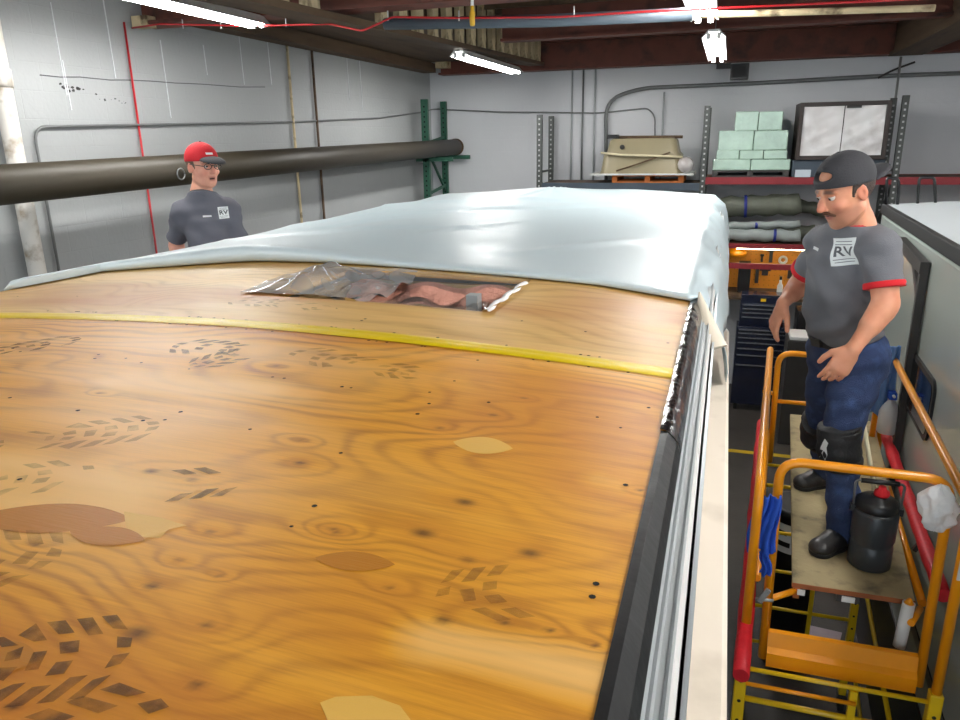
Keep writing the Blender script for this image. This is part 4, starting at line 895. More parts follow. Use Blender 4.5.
# jug
jx, jy = .728, 3.30
jug = empty('water_jug', (jx, jy, ZP+.0005), 'charcoal insulated jug with a red stopper and wire bail on the platform', 'jug')
MB().lathe((0,0,0), [(.080,0),(.088,.008),(.088,.10),(.084,.11),(.084,.12),(.090,.135),(.092,.26),(.088,.275)], 30).build('jug_body', M['dark_jug'], jug)
MB().lathe((0,0,.275), [(.084,0),(.086,.004),(.086,.035),(.070,.05),(.030,.058),(.028,.062)], 28).build('jug_lid', M['black_plastic'], jug)
MB().lathe((.012,.0,.337), [(.028,0),(.032,.006),(.030,.022),(.018,.03),(.014,.045)], 14).build('stopper', M['red_trim'], jug)
MB().tube(round_path([(-.092,0,.27),(-.096,0,.40),(.096,0,.40),(.092,0,.27)], .02), .0055, 8).build('bail', M['grey_conduit'], jug); MB().tube([(-.075,0,.40),(.075,0,.40)], .011, 10).build('handle_grip', M['black_plastic'], jug)
MB().box(-.094-.01, -.082, -.012, .012, .255, .285).build('bail_lug', M['black_plastic'], jug); MB().box(.082, .104, -.012, .012, .255, .285).build('bail_lug', M['black_plastic'], jug)
# pole leaning
a = Vector((.80, 3.46, ZP+.001)); 
o = MB().tube([(.815, 3.42, ZP+.012), at(862, 416, y=3.52)], .011, 10).build('wood_pole', M['strap_w']); tag(o, 'pale wooden pole leaning on the platform behind the charcoal jug', 'pole')
# rags
def rag(name, c, sx, sy, sz, m, label, parent=None, seed=0, cat='rag', n=48):
    b = MB(); vs = []
    for j in range(n+1):
        for i in range(n):
            th = PI*j/n; ph = 2*PI*i/n; w = 1+.22*math.sin(3*ph+seed+3*th)+.09*math.sin(6*ph-5*th+seed)+.03*math.sin(15*th+3*ph+seed)
            vs.append((sx*math.sin(th)*math.cos(ph)*w, sy*math.sin(th)*math.sin(ph)*w, sz*math.cos(th)*(1+.08*math.sin(7*ph+seed))))
    b.add(vs, [(j*n+i, j*n+(i+1) % n, (j+1)*n+(i+1) % n, (j+1)*n+i) for j in range(n) for i in range(n)], True)
    o = b.build(name, M[m]); o.location = c; return tag(o, label, cat)
P = at(938, 508, y=2.90); rag('white_rag', P, .062, .055, .090, 'white_cloth', 'crumpled white rag tied round the right corner of the near guard rail', seed=2)
# blue cloth, draped on the near left post
P = at(768, 505, y=2.89); 
def drape(name, top, w, h, m, label, seed, taper=.3, wrap=0, parent=None):
    def fn(u, v):
        ww = w*(1-taper*(1-v) - .35*max(0, v-.55)*2*taper); x = (u-.5)*ww; f = .016*math.sin(u*13+seed+v*2)+.010*math.sin(u*27+v*5+seed)
        return (top.x+x+.01*math.sin(v*5+seed), top.y+f-.014, top.z-h*v*(1+.05*math.sin(u*9+seed)))
    o = MB().grid(22, 26, fn).build(name, M[m]); md = o.modifiers.new('thick', 'SOLIDIFY'); md.thickness = .004; return tag(o, label, 'rag')
drape('blue_rag', at(768, 494, y=2.86), .12, .25, 'blue_cloth', 'bright blue rag hanging from the near left corner of the orange guard rail', 1, .30)
drape('blue_rag', at(766, 548, y=2.865), .045, .11, 'blue_cloth', 'narrow twisted tail of bright blue cloth below the blue rag', 4, .3)
drape('pale_blue_rag', at(887, 345, y=4.82), .20, .45, 'pale_blue_cloth', 'pale blue rag hanging behind the man at the far right of the scaffold', 2, .35)
P = at(889, 437, y=4.70); sb = empty('squirt_bottle', (P.x, 4.78, P.z), 'milky squirt bottle hanging under the pale blue rag', 'bottle')
k = .19*1.0; MB().lathe((0,0,0), [(.052,0),(.058,.01),(.058,.13),(.045,.17),(.020,.20),(.020,.22)], 20).build('bottle_body', M['milky'], sb)
MB().box(-.022,.022,-.04,.025,.22,.265).build('spray_head', M['blue_cloth'], sb, .006); MB().tube([(0,-.04,.25),(0,-.065,.25)], .008, 8).build('nozzle', M['white_plastic'], sb)
MB().tube([(0,.02,.24),(0,.14,.30)], .006, 6).build('hook', M['steel_paint'], sb)
# caulk cartridge hanging at the platform corner
a, c = at(909, 603, y=2.985), at(899, 646, y=2.985)
ct = empty('caulk_cartridge', (c.x, 2.985, c.z), 'white cartridge hanging under the near right platform corner', 'cartridge'); d = Vector(a)-Vector(c)
MB().tube([(0,0,0), d], .024, 18).build('cartridge_tube', M['white_plastic'], ct); MB().tube([d, d*1.1], [.02,.006], 12).build('nozzle', M['orange'], ct)
# black bin with white print on the floor under the platform
P = at(800, 503, z=1.38)
bn_ = empty('black_bin', (P.x, P.y, .0), 'tall black bin with a white printed patch under the scaffold platform', 'bin')
MB().lathe((0,0,0), [(.15,0),(.16,.02),(.18,1.30),(.20,1.32),(.20,1.38),(.18,1.38)], 28).build('bin_body', M['black_plastic'], bn_)
def curved(parent, z0, z1, a0, a1, r, m, name):
    return MB().grid(10, 1, lambda u, v: (r*math.cos(a0+(a1-a0)*u), r*math.sin(a0+(a1-a0)*u), z0+(z1-z0)*v), True).build(name, M[m], parent)
curved(bn_, 1.04, 1.27, PI*.95, PI*1.45, .183, 'white_plastic', 'printed_patch')
curved(bn_, 1.09, 1.13, PI*1.0, PI*1.4, .186, 'black_plastic', 'print_bar'); curved(bn_, 1.18, 1.215, PI*1.02, PI*1.35, .186, 'black_plastic', 'print_bar')
P = at(820, 636, z=.003); o = MB().hexa([(P.x-.17,P.y-.11,.001),(P.x+.12,P.y-.13,.001),(P.x+.18,P.y+.10,.001),(P.x-.08,P.y+.13,.001),(P.x-.17,P.y-.11,.003),(P.x+.12,P.y-.13,.003),(P.x+.18,P.y+.10,.003),(P.x-.08,P.y+.13,.003)]).build('paper_sheet', M['paper']); tag(o, 'greyish pink sheet of paper lying on the dark floor under the scaffold', 'paper')
# plain scaffold carrying the man on the far side of the trailer
XA, YA, ZA = -3.12, 4.0, 2.25
s2 = empty('work_platform', (XA, YA, 0), 'plain yellow work platform behind the trailer by the grey wall, mostly hidden', 'scaffold')
MB().box(-.34, .34, -.9, .9, ZA-.04, ZA).build('platform_board', M['platform'], s2, .003)
for x in (-.34, .34):
    for y in (-.85, .85):
        MB().box(x-.022, x+.022, y-.022, y+.022, .10, ZA-.041).build('post', M['yellow'], s2, .004); MB().lathe((x-.02, y, .062), [(.03,0),(.06,.004),(.06,.036),(.03,.04)], 16, (1,0,0)).build('castor', M['tyre'], s2)
for y in (-.85, .85):
    for z in (.4, .9, 1.4, 1.9): MB().tube([(-.32, y, z), (.32, y, z)], .013, 8).build('rung', M['yellow'], s2)
for x in (-.34, .34):
    for z in (.6, 1.9): MB().tube([(x, -.83, z), (x, .83, z)], .013, 8).build('side_brace', M['yellow'], s2)
# ------------------------------------------------------------------ people: one continuous skin surface each, grown from a distance field
def V(*a): return np.array(a, float)
class SDF:
    def __init__(s, lo, hi, h):
        s.h = h; s.lo = np.array(lo, float); s.n = np.ceil((np.array(hi)-s.lo)/h).astype(int)+1; s.f = np.full(s.n, .06, np.float32)
    def _box(s, lo, hi):
        a = np.maximum(((np.array(lo)-s.lo)/s.h).astype(int), 0); b = np.minimum(((np.array(hi)-s.lo)/s.h).astype(int)+2, s.n)
        if np.any(b <= a): return None
        ax = [s.lo[k]+s.h*np.arange(a[k], b[k]) for k in range(3)]
        return tuple(slice(a[k], b[k]) for k in range(3)), ax[0][:,None,None], ax[1][None,:,None], ax[2][None,None,:]
    def _merge(s, sl, d, k, sub=False):
        f = s.f[sl]; d = d.astype(np.float32)
        if sub:
            if k > 0: h = np.clip(.5-.5*(d+f)/k, 0, 1); s.f[sl] = f*(1-h)-d*h+k*h*(1-h)
            else: s.f[sl] = np.maximum(f, -d)
        elif k > 0: h = np.clip(.5+.5*(d-f)/k, 0, 1); s.f[sl] = d*(1-h)+f*h-k*h*(1-h)
        else: s.f[sl] = np.minimum(f, d)
    def cone(s, a, b, ra, rb, k=.02, flat=None, sub=False):
        """tapered capsule; flat=(direction, factor) squeezes it along that direction"""
        a, b = np.array(a, float), np.array(b, float); R = max(ra, rb)+k+s.h*3+.045
        q = s._box(np.minimum(a, b)-R, np.maximum(a, b)+R)
        if q is None: return s
        sl, X, Y, Z = q; d = b-a; L2 = max(d@d, 1e-9); px, py, pz = X-a[0], Y-a[1], Z-a[2]
        t = np.clip((px*d[0]+py*d[1]+pz*d[2])/L2, 0, 1); qx, qy, qz = px-t*d[0], py-t*d[1], pz-t*d[2]
        if flat is not None:
            n, fc = np.array(flat[0], float), flat[1]; n /= np.linalg.norm(n); c = (qx*n[0]+qy*n[1]+qz*n[2])*(1/fc-1); qx, qy, qz = qx+c*n[0], qy+c*n[1], qz+c*n[2]
        D = np.sqrt(qx*qx+qy*qy+qz*qz)-(ra+(rb-ra)*t)
        if flat is not None: D = D*min(1, (1+flat[1])/2)
        s._merge(sl, D, k, sub); return s
    def ell(s, c, r, M3=None, k=.02, sub=False):
        c = np.array(c, float); r = np.array(r, float); M3 = np.eye(3) if M3 is None else np.array(M3, float); R = r.max()+k+s.h*3+.045
        q = s._box(c-R, c+R)
        if q is None: return s
        sl, X, Y, Z = q; p = (X-c[0], Y-c[1], Z-c[2]); u = [sum(M3[i][j]*p[j] for j in range(3))/r[i] for i in range(3)]
        l = np.sqrt(u[0]**2+u[1]**2+u[2]**2)+1e-9; g = np.sqrt((u[0]/r[0])**2+(u[1]/r[1])**2+(u[2]/r[2])**2)+1e-9
        s._merge(sl, l*(l-1)/g, k, sub); return s
    def half(s, p, n, k=0):  # keep the side away from n
        q = s._box(s.lo, s.lo+s.n*s.h); sl, X, Y, Z = q; d = (X-p[0])*n[0]+(Y-p[1])*n[1]+(Z-p[2])*n[2]; s.f[sl] = np.maximum(s.f[sl], d.astype(np.float32)); return s
    def wrinkle(s, fn):
        q = s._box(s.lo, s.lo+s.n*s.h); sl, X, Y, Z = q; s.f[sl] += fn(X, Y, Z).astype(np.float32); return s
    def mesh(s, name, m, parent, origin, smooth=2, colors=None, mats=None):
        f = s.f; ins = f < 0; n = s.n
        c = np.zeros(n-1, np.int8)
        for dx in (0,1):
            for dy in (0,1):
                for dz in (0,1): c += ins[dx:n[0]-1+dx, dy:n[1]-1+dy, dz:n[2]-1+dz]
        act = np.argwhere((c > 0) & (c < 8)); idx = -np.ones(n-1, np.int64); idx[tuple(act.T)] = np.arange(len(act))
        acc = np.zeros((len(act), 3)); cnt = np.zeros(len(act)); cor = [(a, b, c_) for a in (0,1) for b in (0,1) for c_ in (0,1)]
        for a in cor:
            for b in cor:
                if sum(abs(a[k]-b[k]) for k in range(3)) != 1 or a > b: continue
                ia = act+a; ib = act+b; fa = f[tuple(ia.T)]; fb = f[tuple(ib.T)]; mk = (fa < 0) != (fb < 0); t = np.where(mk, fa/np.where(mk, fa-fb, 1), 0)
                acc += np.where(mk[:,None], ia+(ib-ia)*t[:,None], 0); cnt += mk
        v = acc/cnt[:,None]; faces = []
        for ax in range(3):
            o1, o2 = [(1,2),(2,0),(0,1)][ax]; sl0 = [slice(1, n[k]-1) for k in range(3)]; sl0[ax] = slice(0, n[ax]-1); sl1 = list(sl0); sl1[ax] = slice(1, n[ax])
            A, B = ins[tuple(sl0)], ins[tuple(sl1)]; off = np.array([1,1,1]); off[ax] = 0
            e = np.argwhere(A != B); g = e+off; e1 = np.zeros(3, int); e1[o1] = 1; e2 = np.zeros(3, int); e2[o2] = 1
            q = np.stack([idx[tuple((g-e1-e2).T)], idx[tuple((g-e2).T)], idx[tuple(g.T)], idx[tuple((g-e1).T)]], -1)
            fl = ~A[tuple(e.T)]; q[fl] = q[fl][:, ::-1]; faces.append(q)
        F = np.concatenate(faces); F = F[(F >= 0).all(1)]
        # gentle relaxation
        for _ in range(smooth):
            su = np.zeros_like(v); cn = np.zeros(len(v))
            for a, b in ((0,1),(1,2),(2,3),(3,0)):
                np.add.at(su, F[:,a], v[F[:,b]]); np.add.at(cn, F[:,a], 1); np.add.at(su, F[:,b], v[F[:,a]]); np.add.at(cn, F[:,b], 1)
            v = v*.5+.5*su/np.maximum(cn, 1)[:,None]
        P = s.lo+v*s.h; me = bpy.data.meshes.new(name); me.vertices.add(len(P)); me.vertices.foreach_set('co', (P-np.array(origin)).astype(np.float32).ravel())
        me.loops.add(len(F)*4); me.loops.foreach_set('vertex_index', F.astype(np.int32).ravel()); me.polygons.add(len(F)); me.polygons.foreach_set('loop_start', np.arange(0, len(F)*4, 4, dtype=np.int32)); me.polygons.foreach_set('loop_total', np.full(len(F), 4, dtype=np.int32))
        me.polygons.foreach_set('use_smooth', [True]*len(F)); me.update(calc_edges=True); me.validate()
        if colors is not None:
            at_ = me.attributes.new('tint', 'FLOAT_COLOR', 'POINT'); C = np.ones((len(P), 4), np.float32); C[:, :3] = colors(P); at_.data.foreach_set('color', C.ravel())
        me.materials.append(m); o = bpy.data.objects.new(name, me); return link(o, parent)
def skin_mat(name):
    m, N, L, P = newmat(name); a = N.new('ShaderNodeAttribute'); a.attribute_name = 'tint'; P.inputs['Roughness'].default_value = .48
    tc = N.new('ShaderNodeTexCoord'); n = N.new('ShaderNodeTexNoise'); n.inputs['Scale'].default_value = 28; n.inputs['Detail'].default_value = 4; L.new(tc.outputs['Object'], n.inputs[0])
    mx = N.new('ShaderNodeMix'); mx.data_type = 'RGBA'; mx.blend_type = 'MULTIPLY'; mx.inputs[0].default_value = .35; L.new(a.outputs['Color'], mx.inputs[6]); L.new(n.outputs[1], mx.inputs[7]); 
    rp = N.new('ShaderNodeMapRange'); 
    L.remove(mx.inputs[7].links[0]); cr = N.new('ShaderNodeValToRGB'); cr.color_ramp.elements[0].color = (.78,.62,.58,1); cr.color_ramp.elements[1].color = (1,1,1,1); cr.color_ramp.elements[0].position = .3; cr.color_ramp.elements[1].position = .62; L.new(n.outputs[0], cr.inputs[0]); L.new(cr.outputs[0], mx.inputs[7])
    L.new(mx.outputs[2], P.inputs['Base Color']); P.inputs['Subsurface Weight'].default_value = .12; P.inputs['Subsurface Radius'].default_value = (.012,.004,.002)
    b = N.new('ShaderNodeBump'); b.inputs['Strength'].default_value = .15; b.inputs['Distance'].default_value = .003; L.new(n.outputs[0], b.inputs['Height']); L.new(b.outputs[0], P.inputs['Normal']); return m
SKIN = skin_mat('skin')
lin = lambda *c: np.array(rgb(*c)[:3])
def unit(v): v = np.array(v, float); return v/np.linalg.norm(v)
def frame(f, u):
    f = unit(f); l = unit(np.cross(u, f)); u = np.cross(f, l); return f, l, u
def hand(S, wrist, d, palm_n, thumb_side, k, curl, sc=1.0, spread=.12):
    """d: along the hand, palm_n: out of the palm, thumb_side: +/- across; curl in radians per joint for four fingers"""
    d = unit(d); pn = unit(np.array(palm_n)-d*np.dot(palm_n, d)); a = np.cross(d, pn)*thumb_side; w = np.array(wrist, float)
    S.cone(w, w+d*.030*sc, .025*sc, .030*sc, k, (pn, .72)); kn = w+d*.088*sc
    S.cone(w+d*.035*sc+a*.016*sc, kn+a*.018*sc, .025*sc, .020*sc, .012, (pn, .6)); S.cone(w+d*.035*sc-a*.014*sc, kn-a*.024*sc, .024*sc, .019*sc, .012, (pn, .6)); S.cone(w+d*.03*sc, kn-a*.002*sc, .024*sc, .020*sc, .012, (pn, .6))
    Ls = (.074, .084, .078, .062); rs = (.0096, .0098, .0093, .0083)
    for i in range(4):
        o = .031-.0205*i; p = kn+a*o*sc-pn*.001; dirn = unit(d+a*(o*6*spread)); ang = 0; sg = (.46, .30, .24)
        S.cone(p-d*.02*sc, p, rs[i]*1.1*sc, rs[i]*1.15*sc, .006)
        for j in range(3):
            ang += curl[i]*(.8, 1.15, .8)[j]; dd = dirn*math.cos(ang)+pn*math.sin(ang); q = p+dd*Ls[i]*sg[j]*sc
            S.cone(p, q, rs[i]*(1.06, .98, .9)[j]*sc, rs[i]*(.98, .9, .80)[j]*sc, .003); p = q
    t0 = w+d*.022*sc+a*.022*sc+pn*.006; t1 = t0+unit(d*.75+a*.75+pn*.25)*.040*sc; t2 = t1+unit(d*.95+a*.35+pn*.30)*.032*sc; t3 = t2+unit(d*1.0+a*.10+pn*.35)*.026*sc
    S.cone(t0, t1, .017*sc, .0135*sc, .012); S.cone(t1, t2, .0125*sc, .0115*sc, .004); S.cone(t2, t3, .0112*sc, .0095*sc, .003)
def person(spec):
    g = {k: np.array(v, float) for k, v in spec['J'].items()}; org = np.array(spec['origin'], float); s = spec.get('sc', 1.0); hs = spec.get('hs', 1.0)*1.0
    root = empty('person', org, spec['label'], 'person')
    allp = np.array(list(g.values())); lo, hi = allp.min(0)-.17, allp.max(0)+.2; hi[2] = max(hi[2], g['head'][2]+.17*hs)
    f, l, u = frame(spec['face'], spec['hup']); Hm = np.array([f, l, u]); hc = g['head']
    H = lambda a, b, c: hc+(f*a+l*b+u*c)*hs
    # body frame
    sh = unit(g['ls']-g['rs']); up = unit((g['ls']+g['rs'])/2-(g['lh']+g['rh'])/2); fw = unit(np.cross(sh, up)); chest_up = np.cross(fw, sh)
    BM = np.array([fw, sh, up]); cm = (g['ls']+g['rs'])/2; pm = (g['lh']+g['rh'])/2; belly = spec.get('belly', .02)
    def torso(S, o, k=.04):
        B = lambda t, a: cm*(1-t)+pm*t+fw*a
        W = np.linalg.norm(g['ls']-g['rs'])/2
        S.ell(B(.12, .005), (.095*s+o, W*.90+o, .13*s+o), BM, k); S.ell(B(.34, .022), (.118*s+o, W*.88+o, .16*s+o), BM, k)
        S.ell(B(.62, .012+belly*.6), (.112*s+belly+o, W*.83+o, .17*s+o), BM, k); S.ell(B(.92, .0+belly*.4), (.108*s+belly*.6+o, W*.82+o, .13*s+o), BM, k)
        S.cone(g['ls']-sh*.025-up*.005, g['rs']+sh*.025-up*.005, .056*s+o, .056*s+o, k)
        for q in ('ls', 'rs'): S.ell(g[q]-up*.014, (.058*s+o, .055*s+o, .062*s+o), BM, k)
        S.cone(cm+up*.03, g['neck']-u*.01, .070*s+o, .056*s+o, .045); S.cone(g['ls']*.6+cm*.4+up*.018, g['neck']*.8+cm*.2, .036*s+o, .045*s+o, .04); S.cone(g['rs']*.6+cm*.4+up*.018, g['neck']*.8+cm*.2, .036*s+o, .045*s+o, .04)
    def legs(S, o, k=.03, foot=True):
        for a in 'lr':
            h, kn, an = g[a+'h'], g[a+'k'], g[a+'a']; S.cone(h-up*.035, kn, .090*s+o, .064*s+o, k); S.cone(h-up*.08-fw*.02, h*.5+kn*.5, .088*s+o, .078*s+o, k)
            S.cone(kn, an, .060*s+o, .042*s+o, k); cf = kn*.68+an*.32; bk = -unit(g[a+'t']-an); S.ell(cf+bk*.018, (.050*s+o, .050*s+o, .12*s+o), None, k)
        S.cone(g['lh']-up*.02, g['rh']-up*.02, .10*s+o, .10*s+o, .04); 
    # ---- body (skin)
    S = SDF(lo, hi, spec.get('h', .0045)); torso(S, 0); legs(S, 0)
    for a in 'lr':
        t = unit(g[a+'t']-g[a+'a']*V(1,1,0)-V(0,0,g[a+'t'][2])); S.cone(g[a+'a'], g[a+'a']-V(0,0,.04), .042*s, .036*s, .02); S.cone(g[a+'a']-V(0,0,.045)-t*.02, g[a+'t']-t*.03, .036*s, .026*s, .02)
        el, wr_ = g[a+'e'], g[a+'w']; S.cone(g[a+'s'], el, .052*s, .042*s, .03); S.cone(g[a+'s']*.55+el*.45, el*.9+g[a+'s']*.1, .050*s, .044*s, .02)
        S.cone(el, wr_, .043*s, .027*s, .02); S.cone(el*.85+wr_*.15, el*.55+wr_*.45, .047*s, .040*s, .02)
        hd = spec['hands'][a]; hand(S, wr_, hd['d'], hd['n'], hd['t'], .014, hd['curl'], hd.get('sc', s*1.03))
    # head
    S.cone(g['neck']-u*.03, H(-.018, 0, -.05), .058*s, .056*s, .03)
    S.ell(H(-.012, 0, .035), np.array((.098, .078, .092))*hs, Hm, .02); S.ell(H(.022, 0, -.02), np.array((.072, .066, .088))*hs, Hm, .02); S.ell(H(.035, 0, -.072), np.array((.050, .050, .040))*hs, Hm, .02)
    S.ell(H(.062, 0, -.098), np.array((.024, .026, .020))*hs, Hm, .018); S.cone(H(-.005, .050, -.060), H(.045, .032, -.090), .020*hs, .018*hs, .02); S.cone(H(-.005, -.050, -.060), H(.045, -.032, -.090), .020*hs, .018*hs, .02)
    for e in (-1, 1):
        S.ell(H(.086, e*.031, .014), np.array((.016, .017, .011))*hs, Hm, .008, sub=True); S.cone(H(.086, e*.012, .030), H(.074, e*.048, .032), .010*hs, .008*hs, .008)
        S.ell(H(.062, e*.040, -.022), np.array((.026, .024, .020))*hs, Hm, .014)
        S.ell(H(-.008, e*.080, -.004), np.array((.019, .007, .032))*hs, np.array([unit(f-l*e*.35), unit(l+f*e*.35), u]), .004); S.ell(H(-.002, e*.0865, -.002), np.array((.009, .005, .016))*hs, Hm, .003, sub=True)
    S.cone(H(.090, 0, .016), H(.112, 0, -.020), .0085*hs, .013*hs, .008); S.cone(H(.100, .012, -.024), H(.100, -.012, -.024), .0085*hs, .0085*hs, .006)
    mo = spec.get('mouth', 0)
    S.ell(H(.083, 0, -.048-mo*.2), np.array((.014, .024, .0065))*hs, Hm, .006); S.ell(H(.081, 0, -.064-mo*.6), np.array((.013, .021, .0070))*hs, Hm, .006); S.ell(H(.094, 0, -.056-mo*.35), np.array((.016, .020, .0020+mo*.5))*hs, Hm, .003, sub=True)
    base = lin(*spec['skin'])
    def colors(P):
        C = np.tile(base, (len(P), 1)); q = (P-hc)@Hm.T/hs; fwd, lat, hgt = q[:,0], q[:,1], q[:,2]; face = (np.abs(hgt) < .15)&(np.hypot(fwd, lat) < .14)
        def blend(w, col): 
            nonlocal C; w = np.clip(w, 0, 1)[:,None]*face[:,None]; C = C*(1-w)+col*w
        sb_ = spec.get('stubble', 0); blend(sb_*np.clip((-.030-hgt)/.02, 0, 1)*np.clip((fwd+.01)/.03, 0, 1), lin(120,88,74))
        ck = np.exp(-((np.abs(lat)-.042)/.020)**2-((hgt+.025)/.022)**2)*(fwd > .03); blend(ck*.35, lin(205,112,96)); blend((fwd > .10)*.3, lin(205,112,96)); blend((np.abs(lat) > .074)*.4, lin(210,112,92))
        lp = np.exp(-(lat/.022)**6)*np.exp(-((hgt+.056+mo*.4)/(.012+mo*.4))**4)*(fwd > .066); blend(lp*.75, lin(168,92,82))
        mt = (np.abs(lat) < .018)&(np.abs(hgt+.056+mo*.35) < .0025+mo*.4)&(fwd > .06)&(fwd < .088); blend(mt*.9, lin(60,26,24))
        for e in (-1, 1): bw = np.exp(-((lat-e*.031)/.020)**4)*np.exp(-((hgt-.036-.1*(np.abs(lat)-.03)*-1)/.0065)**4)*(fwd > .05); blend(bw*.85, lin(*spec['brow']))
        return C
    body = S.mesh('body', SKIN, root, org, 1, colors)
    # eyes
    for e in (-1, 1):
        ce = H(.0765, e*.031, .0135); look = unit(spec.get('look', f)); b = MB(); c0 = Vector(ce-org); R_ = .0125*hs
        b.lathe(c0, [(R_*math.sin(t), -R_*math.cos(t)) for t in np.linspace(.05, PI-.05, 12)], 16, Vector(look)); ey = b.build('eyeball', M['eye_white'], root)
        b = MB(); b.lathe(c0+Vector(look)*(R_*.86), [(.0060*hs, 0), (.0058*hs, R_*.13), (.002*hs, R_*.20)], 14, Vector(look)); b.build('iris', M['iris'], ey)
        S2 = SDF(ce-.03, ce+.03, .0016); S2.ell(ce+u*.0005, np.array((.0150, .0152, .0140))*hs, Hm, 0); S2.half(ce-u*(-.0045 if spec.get('down') else -.0030)*hs, -u); S2.mesh('eyelid', SKIN, root, org, 0, lambda P: np.tile(base*.85, (len(P), 1)))
    # ---- trousers
    lo2 = np.minimum(lo, org-.1); S = SDF(V(*[min(g[k][i] for k in ('lh','rh','lk','rk','la','ra')) for i in range(3)])-V(.2,.2,.14), V(*[max(g[k][i] for k in ('lh','rh','lk','rk','la','ra')) for i in range(3)])+V(.2,.2,.2), .006)
    W = np.linalg.norm(g['ls']-g['rs'])/2; legs(S, .013)
    S.ell(pm+fw*belly*.4-up*.0, (.112*s+belly*.6+.008, W*.83+.008, .12*s), BM, .03)
    S.ell(pm*.85+cm*.15+fw*belly*.5, (.112*s+belly*.6+.009, W*.82+.009, .08*s), BM, .02)
    for a in 'lr': S.cone(g[a+'k']*.35+g[a+'a']*.65, g[a+'a']-V(0,0,.035), .066*s, .071*s, .03)
    belt = pm*.80+cm*.20; S.half(belt, up)
    for a in 'lr': pass
    S.wrinkle(lambda X, Y, Z: .0030*np.sin(38*Z+9*X+5*np.sin(11*Y+7*X))+.0022*np.sin(71*Z+23*Y-31*X))
    mnz = min(g['la'][2], g['ra'][2])-.062; S.half(V(0,0,mnz), V(0,0,-1))
    S.mesh('trousers', spec['trousers'], root, org, 1)
    # belt
    S = SDF(belt-.26, belt+.26, .005); S.ell(belt+fw*belly*.5-up*.04, (.118*s+belly*.6+.012, W*.83+.013, .16*s), BM, 0); S.half(belt+up*.006, up); S.half(belt-up*.030, -up); S.mesh('belt', M['leather'], root, org, 1)
    bk = belt+fw*(.130*s+belly*1.1)-up*.012-org; MB().bar(bk-sh*.028, bk+sh*.028, .012, .036, up=tuple(up)).build('belt_buckle', M['steel_paint'], root)
    # shirt
    S = SDF(np.minimum(lo, cm-.4)*V(1,1,0)+V(0,0,pm[2]-.08), np.maximum(hi, cm+.4)*V(1,1,0)+V(0,0,g['neck'][2]+.09), .005); torso(S, .016)
    sl = spec.get('sleeve', .62); 
    for a in 'lr':
        q = g[a+'s']*(1-sl)+g[a+'e']*sl; S.cone(g[a+'s'], q, .058*s, .071*s, .03)
    S.wrinkle(lambda X, Y, Z: spec.get('wr', 1)*(.0030*np.sin(24*(X*sh[0]+Y*sh[1])*1.6+21*Z+3*np.sin(9*Z))+.0028*np.sin(47*Z-19*X+13*Y+2*np.sin(14*Z)))*np.clip((g['neck'][2]-.05-Z)/.1, 0, 1))
    nk = g['neck']; na = unit(u+up-fw*.55); nc = nk-u*.02+fw*.004
    b_ = S._box(nc-.14, nc+.16); sl_, X, Y, Z = b_; D = (X-nc[0])*na[0]+(Y-nc[1])*na[1]+(Z-nc[2])*na[2]; rad = np.sqrt(np.maximum((X-nc[0])**2+(Y-nc[1])**2+(Z-nc[2])**2-D*D, 0))
    cyl = np.maximum(rad-.064*s, -(D+.03)); S.f[sl_] = np.maximum(S.f[sl_], -cyl.astype(np.float32)); S.f[sl_] = np.where(rad < .12*s, np.maximum(S.f[sl_], (D-.006).astype(np.float32)), S.f[sl_])
    for a in 'lr':
        d = unit(g[a+'e']-g[a+'s']); q = g[a+'s']*(1-sl)+g[a+'e']*sl; 
        S.cone(q+d*.005, q+d*.16, .085*s, .085*s, 0, sub=True) if False else None
        b_ = S._box(q-.16, q+.16); sl_, X, Y, Z = b_; D = (X-q[0])*d[0]+(Y-q[1])*d[1]+(Z-q[2])*d[2]; rad = np.sqrt(np.maximum((X-q[0])**2+(Y-q[1])**2+(Z-q[2])**2-D*D, 0))
        if True: S.f[sl_] = np.where(rad < .095*s, np.maximum(S.f[sl_], D.astype(np.float32)), S.f[sl_])
    if spec.get('tuck', True): S.half(belt+up*.004, -up)
    shirt = S.mesh('shirt', spec['shirt'], root, org, 2)
    # hem bands
    if spec.get('trim'):
        for a in 'lr':
            d = unit(g[a+'e']-g[a+'s']); q = g[a+'s']*(1-sl)+g[a+'e']*sl; S = SDF(q-.13, q+.13, .0045); S.cone(g[a+'s'], q+d*.05, .070*s, .0765*s, 0); S.half(q+d*.002, d); S.half(q-d*.024, -d)
            S.mesh('sleeve_band', M[spec['trim']], root, org, 1)
    rg = [tuple(nc-org+na*.004+(math.cos(t)*unit(np.cross(sh, na))+math.sin(t)*unit(sh-na*np.dot(sh, na)))*.0655*s) for t in np.linspace(0, 2*PI, 33)[:-1]]
    b = MB(); vs = []
    for q in rg:
        q = np.array(q); rd = unit(q-(nc-org)-na*.004)
        for kk in range(6): an = 2*PI*kk/6; vs.append(q+rd*.0045*math.cos(an)+na*.011*math.sin(an))
    n_r = len(rg); b.add(vs, [(i*6+kk, i*6+(kk+1)%6, ((i+1)%n_r)*6+(kk+1)%6, ((i+1)%n_r)*6+kk) for i in range(n_r) for kk in range(6)], True); b.build('collar_band', M[spec.get('trim') or spec['collar']], root)
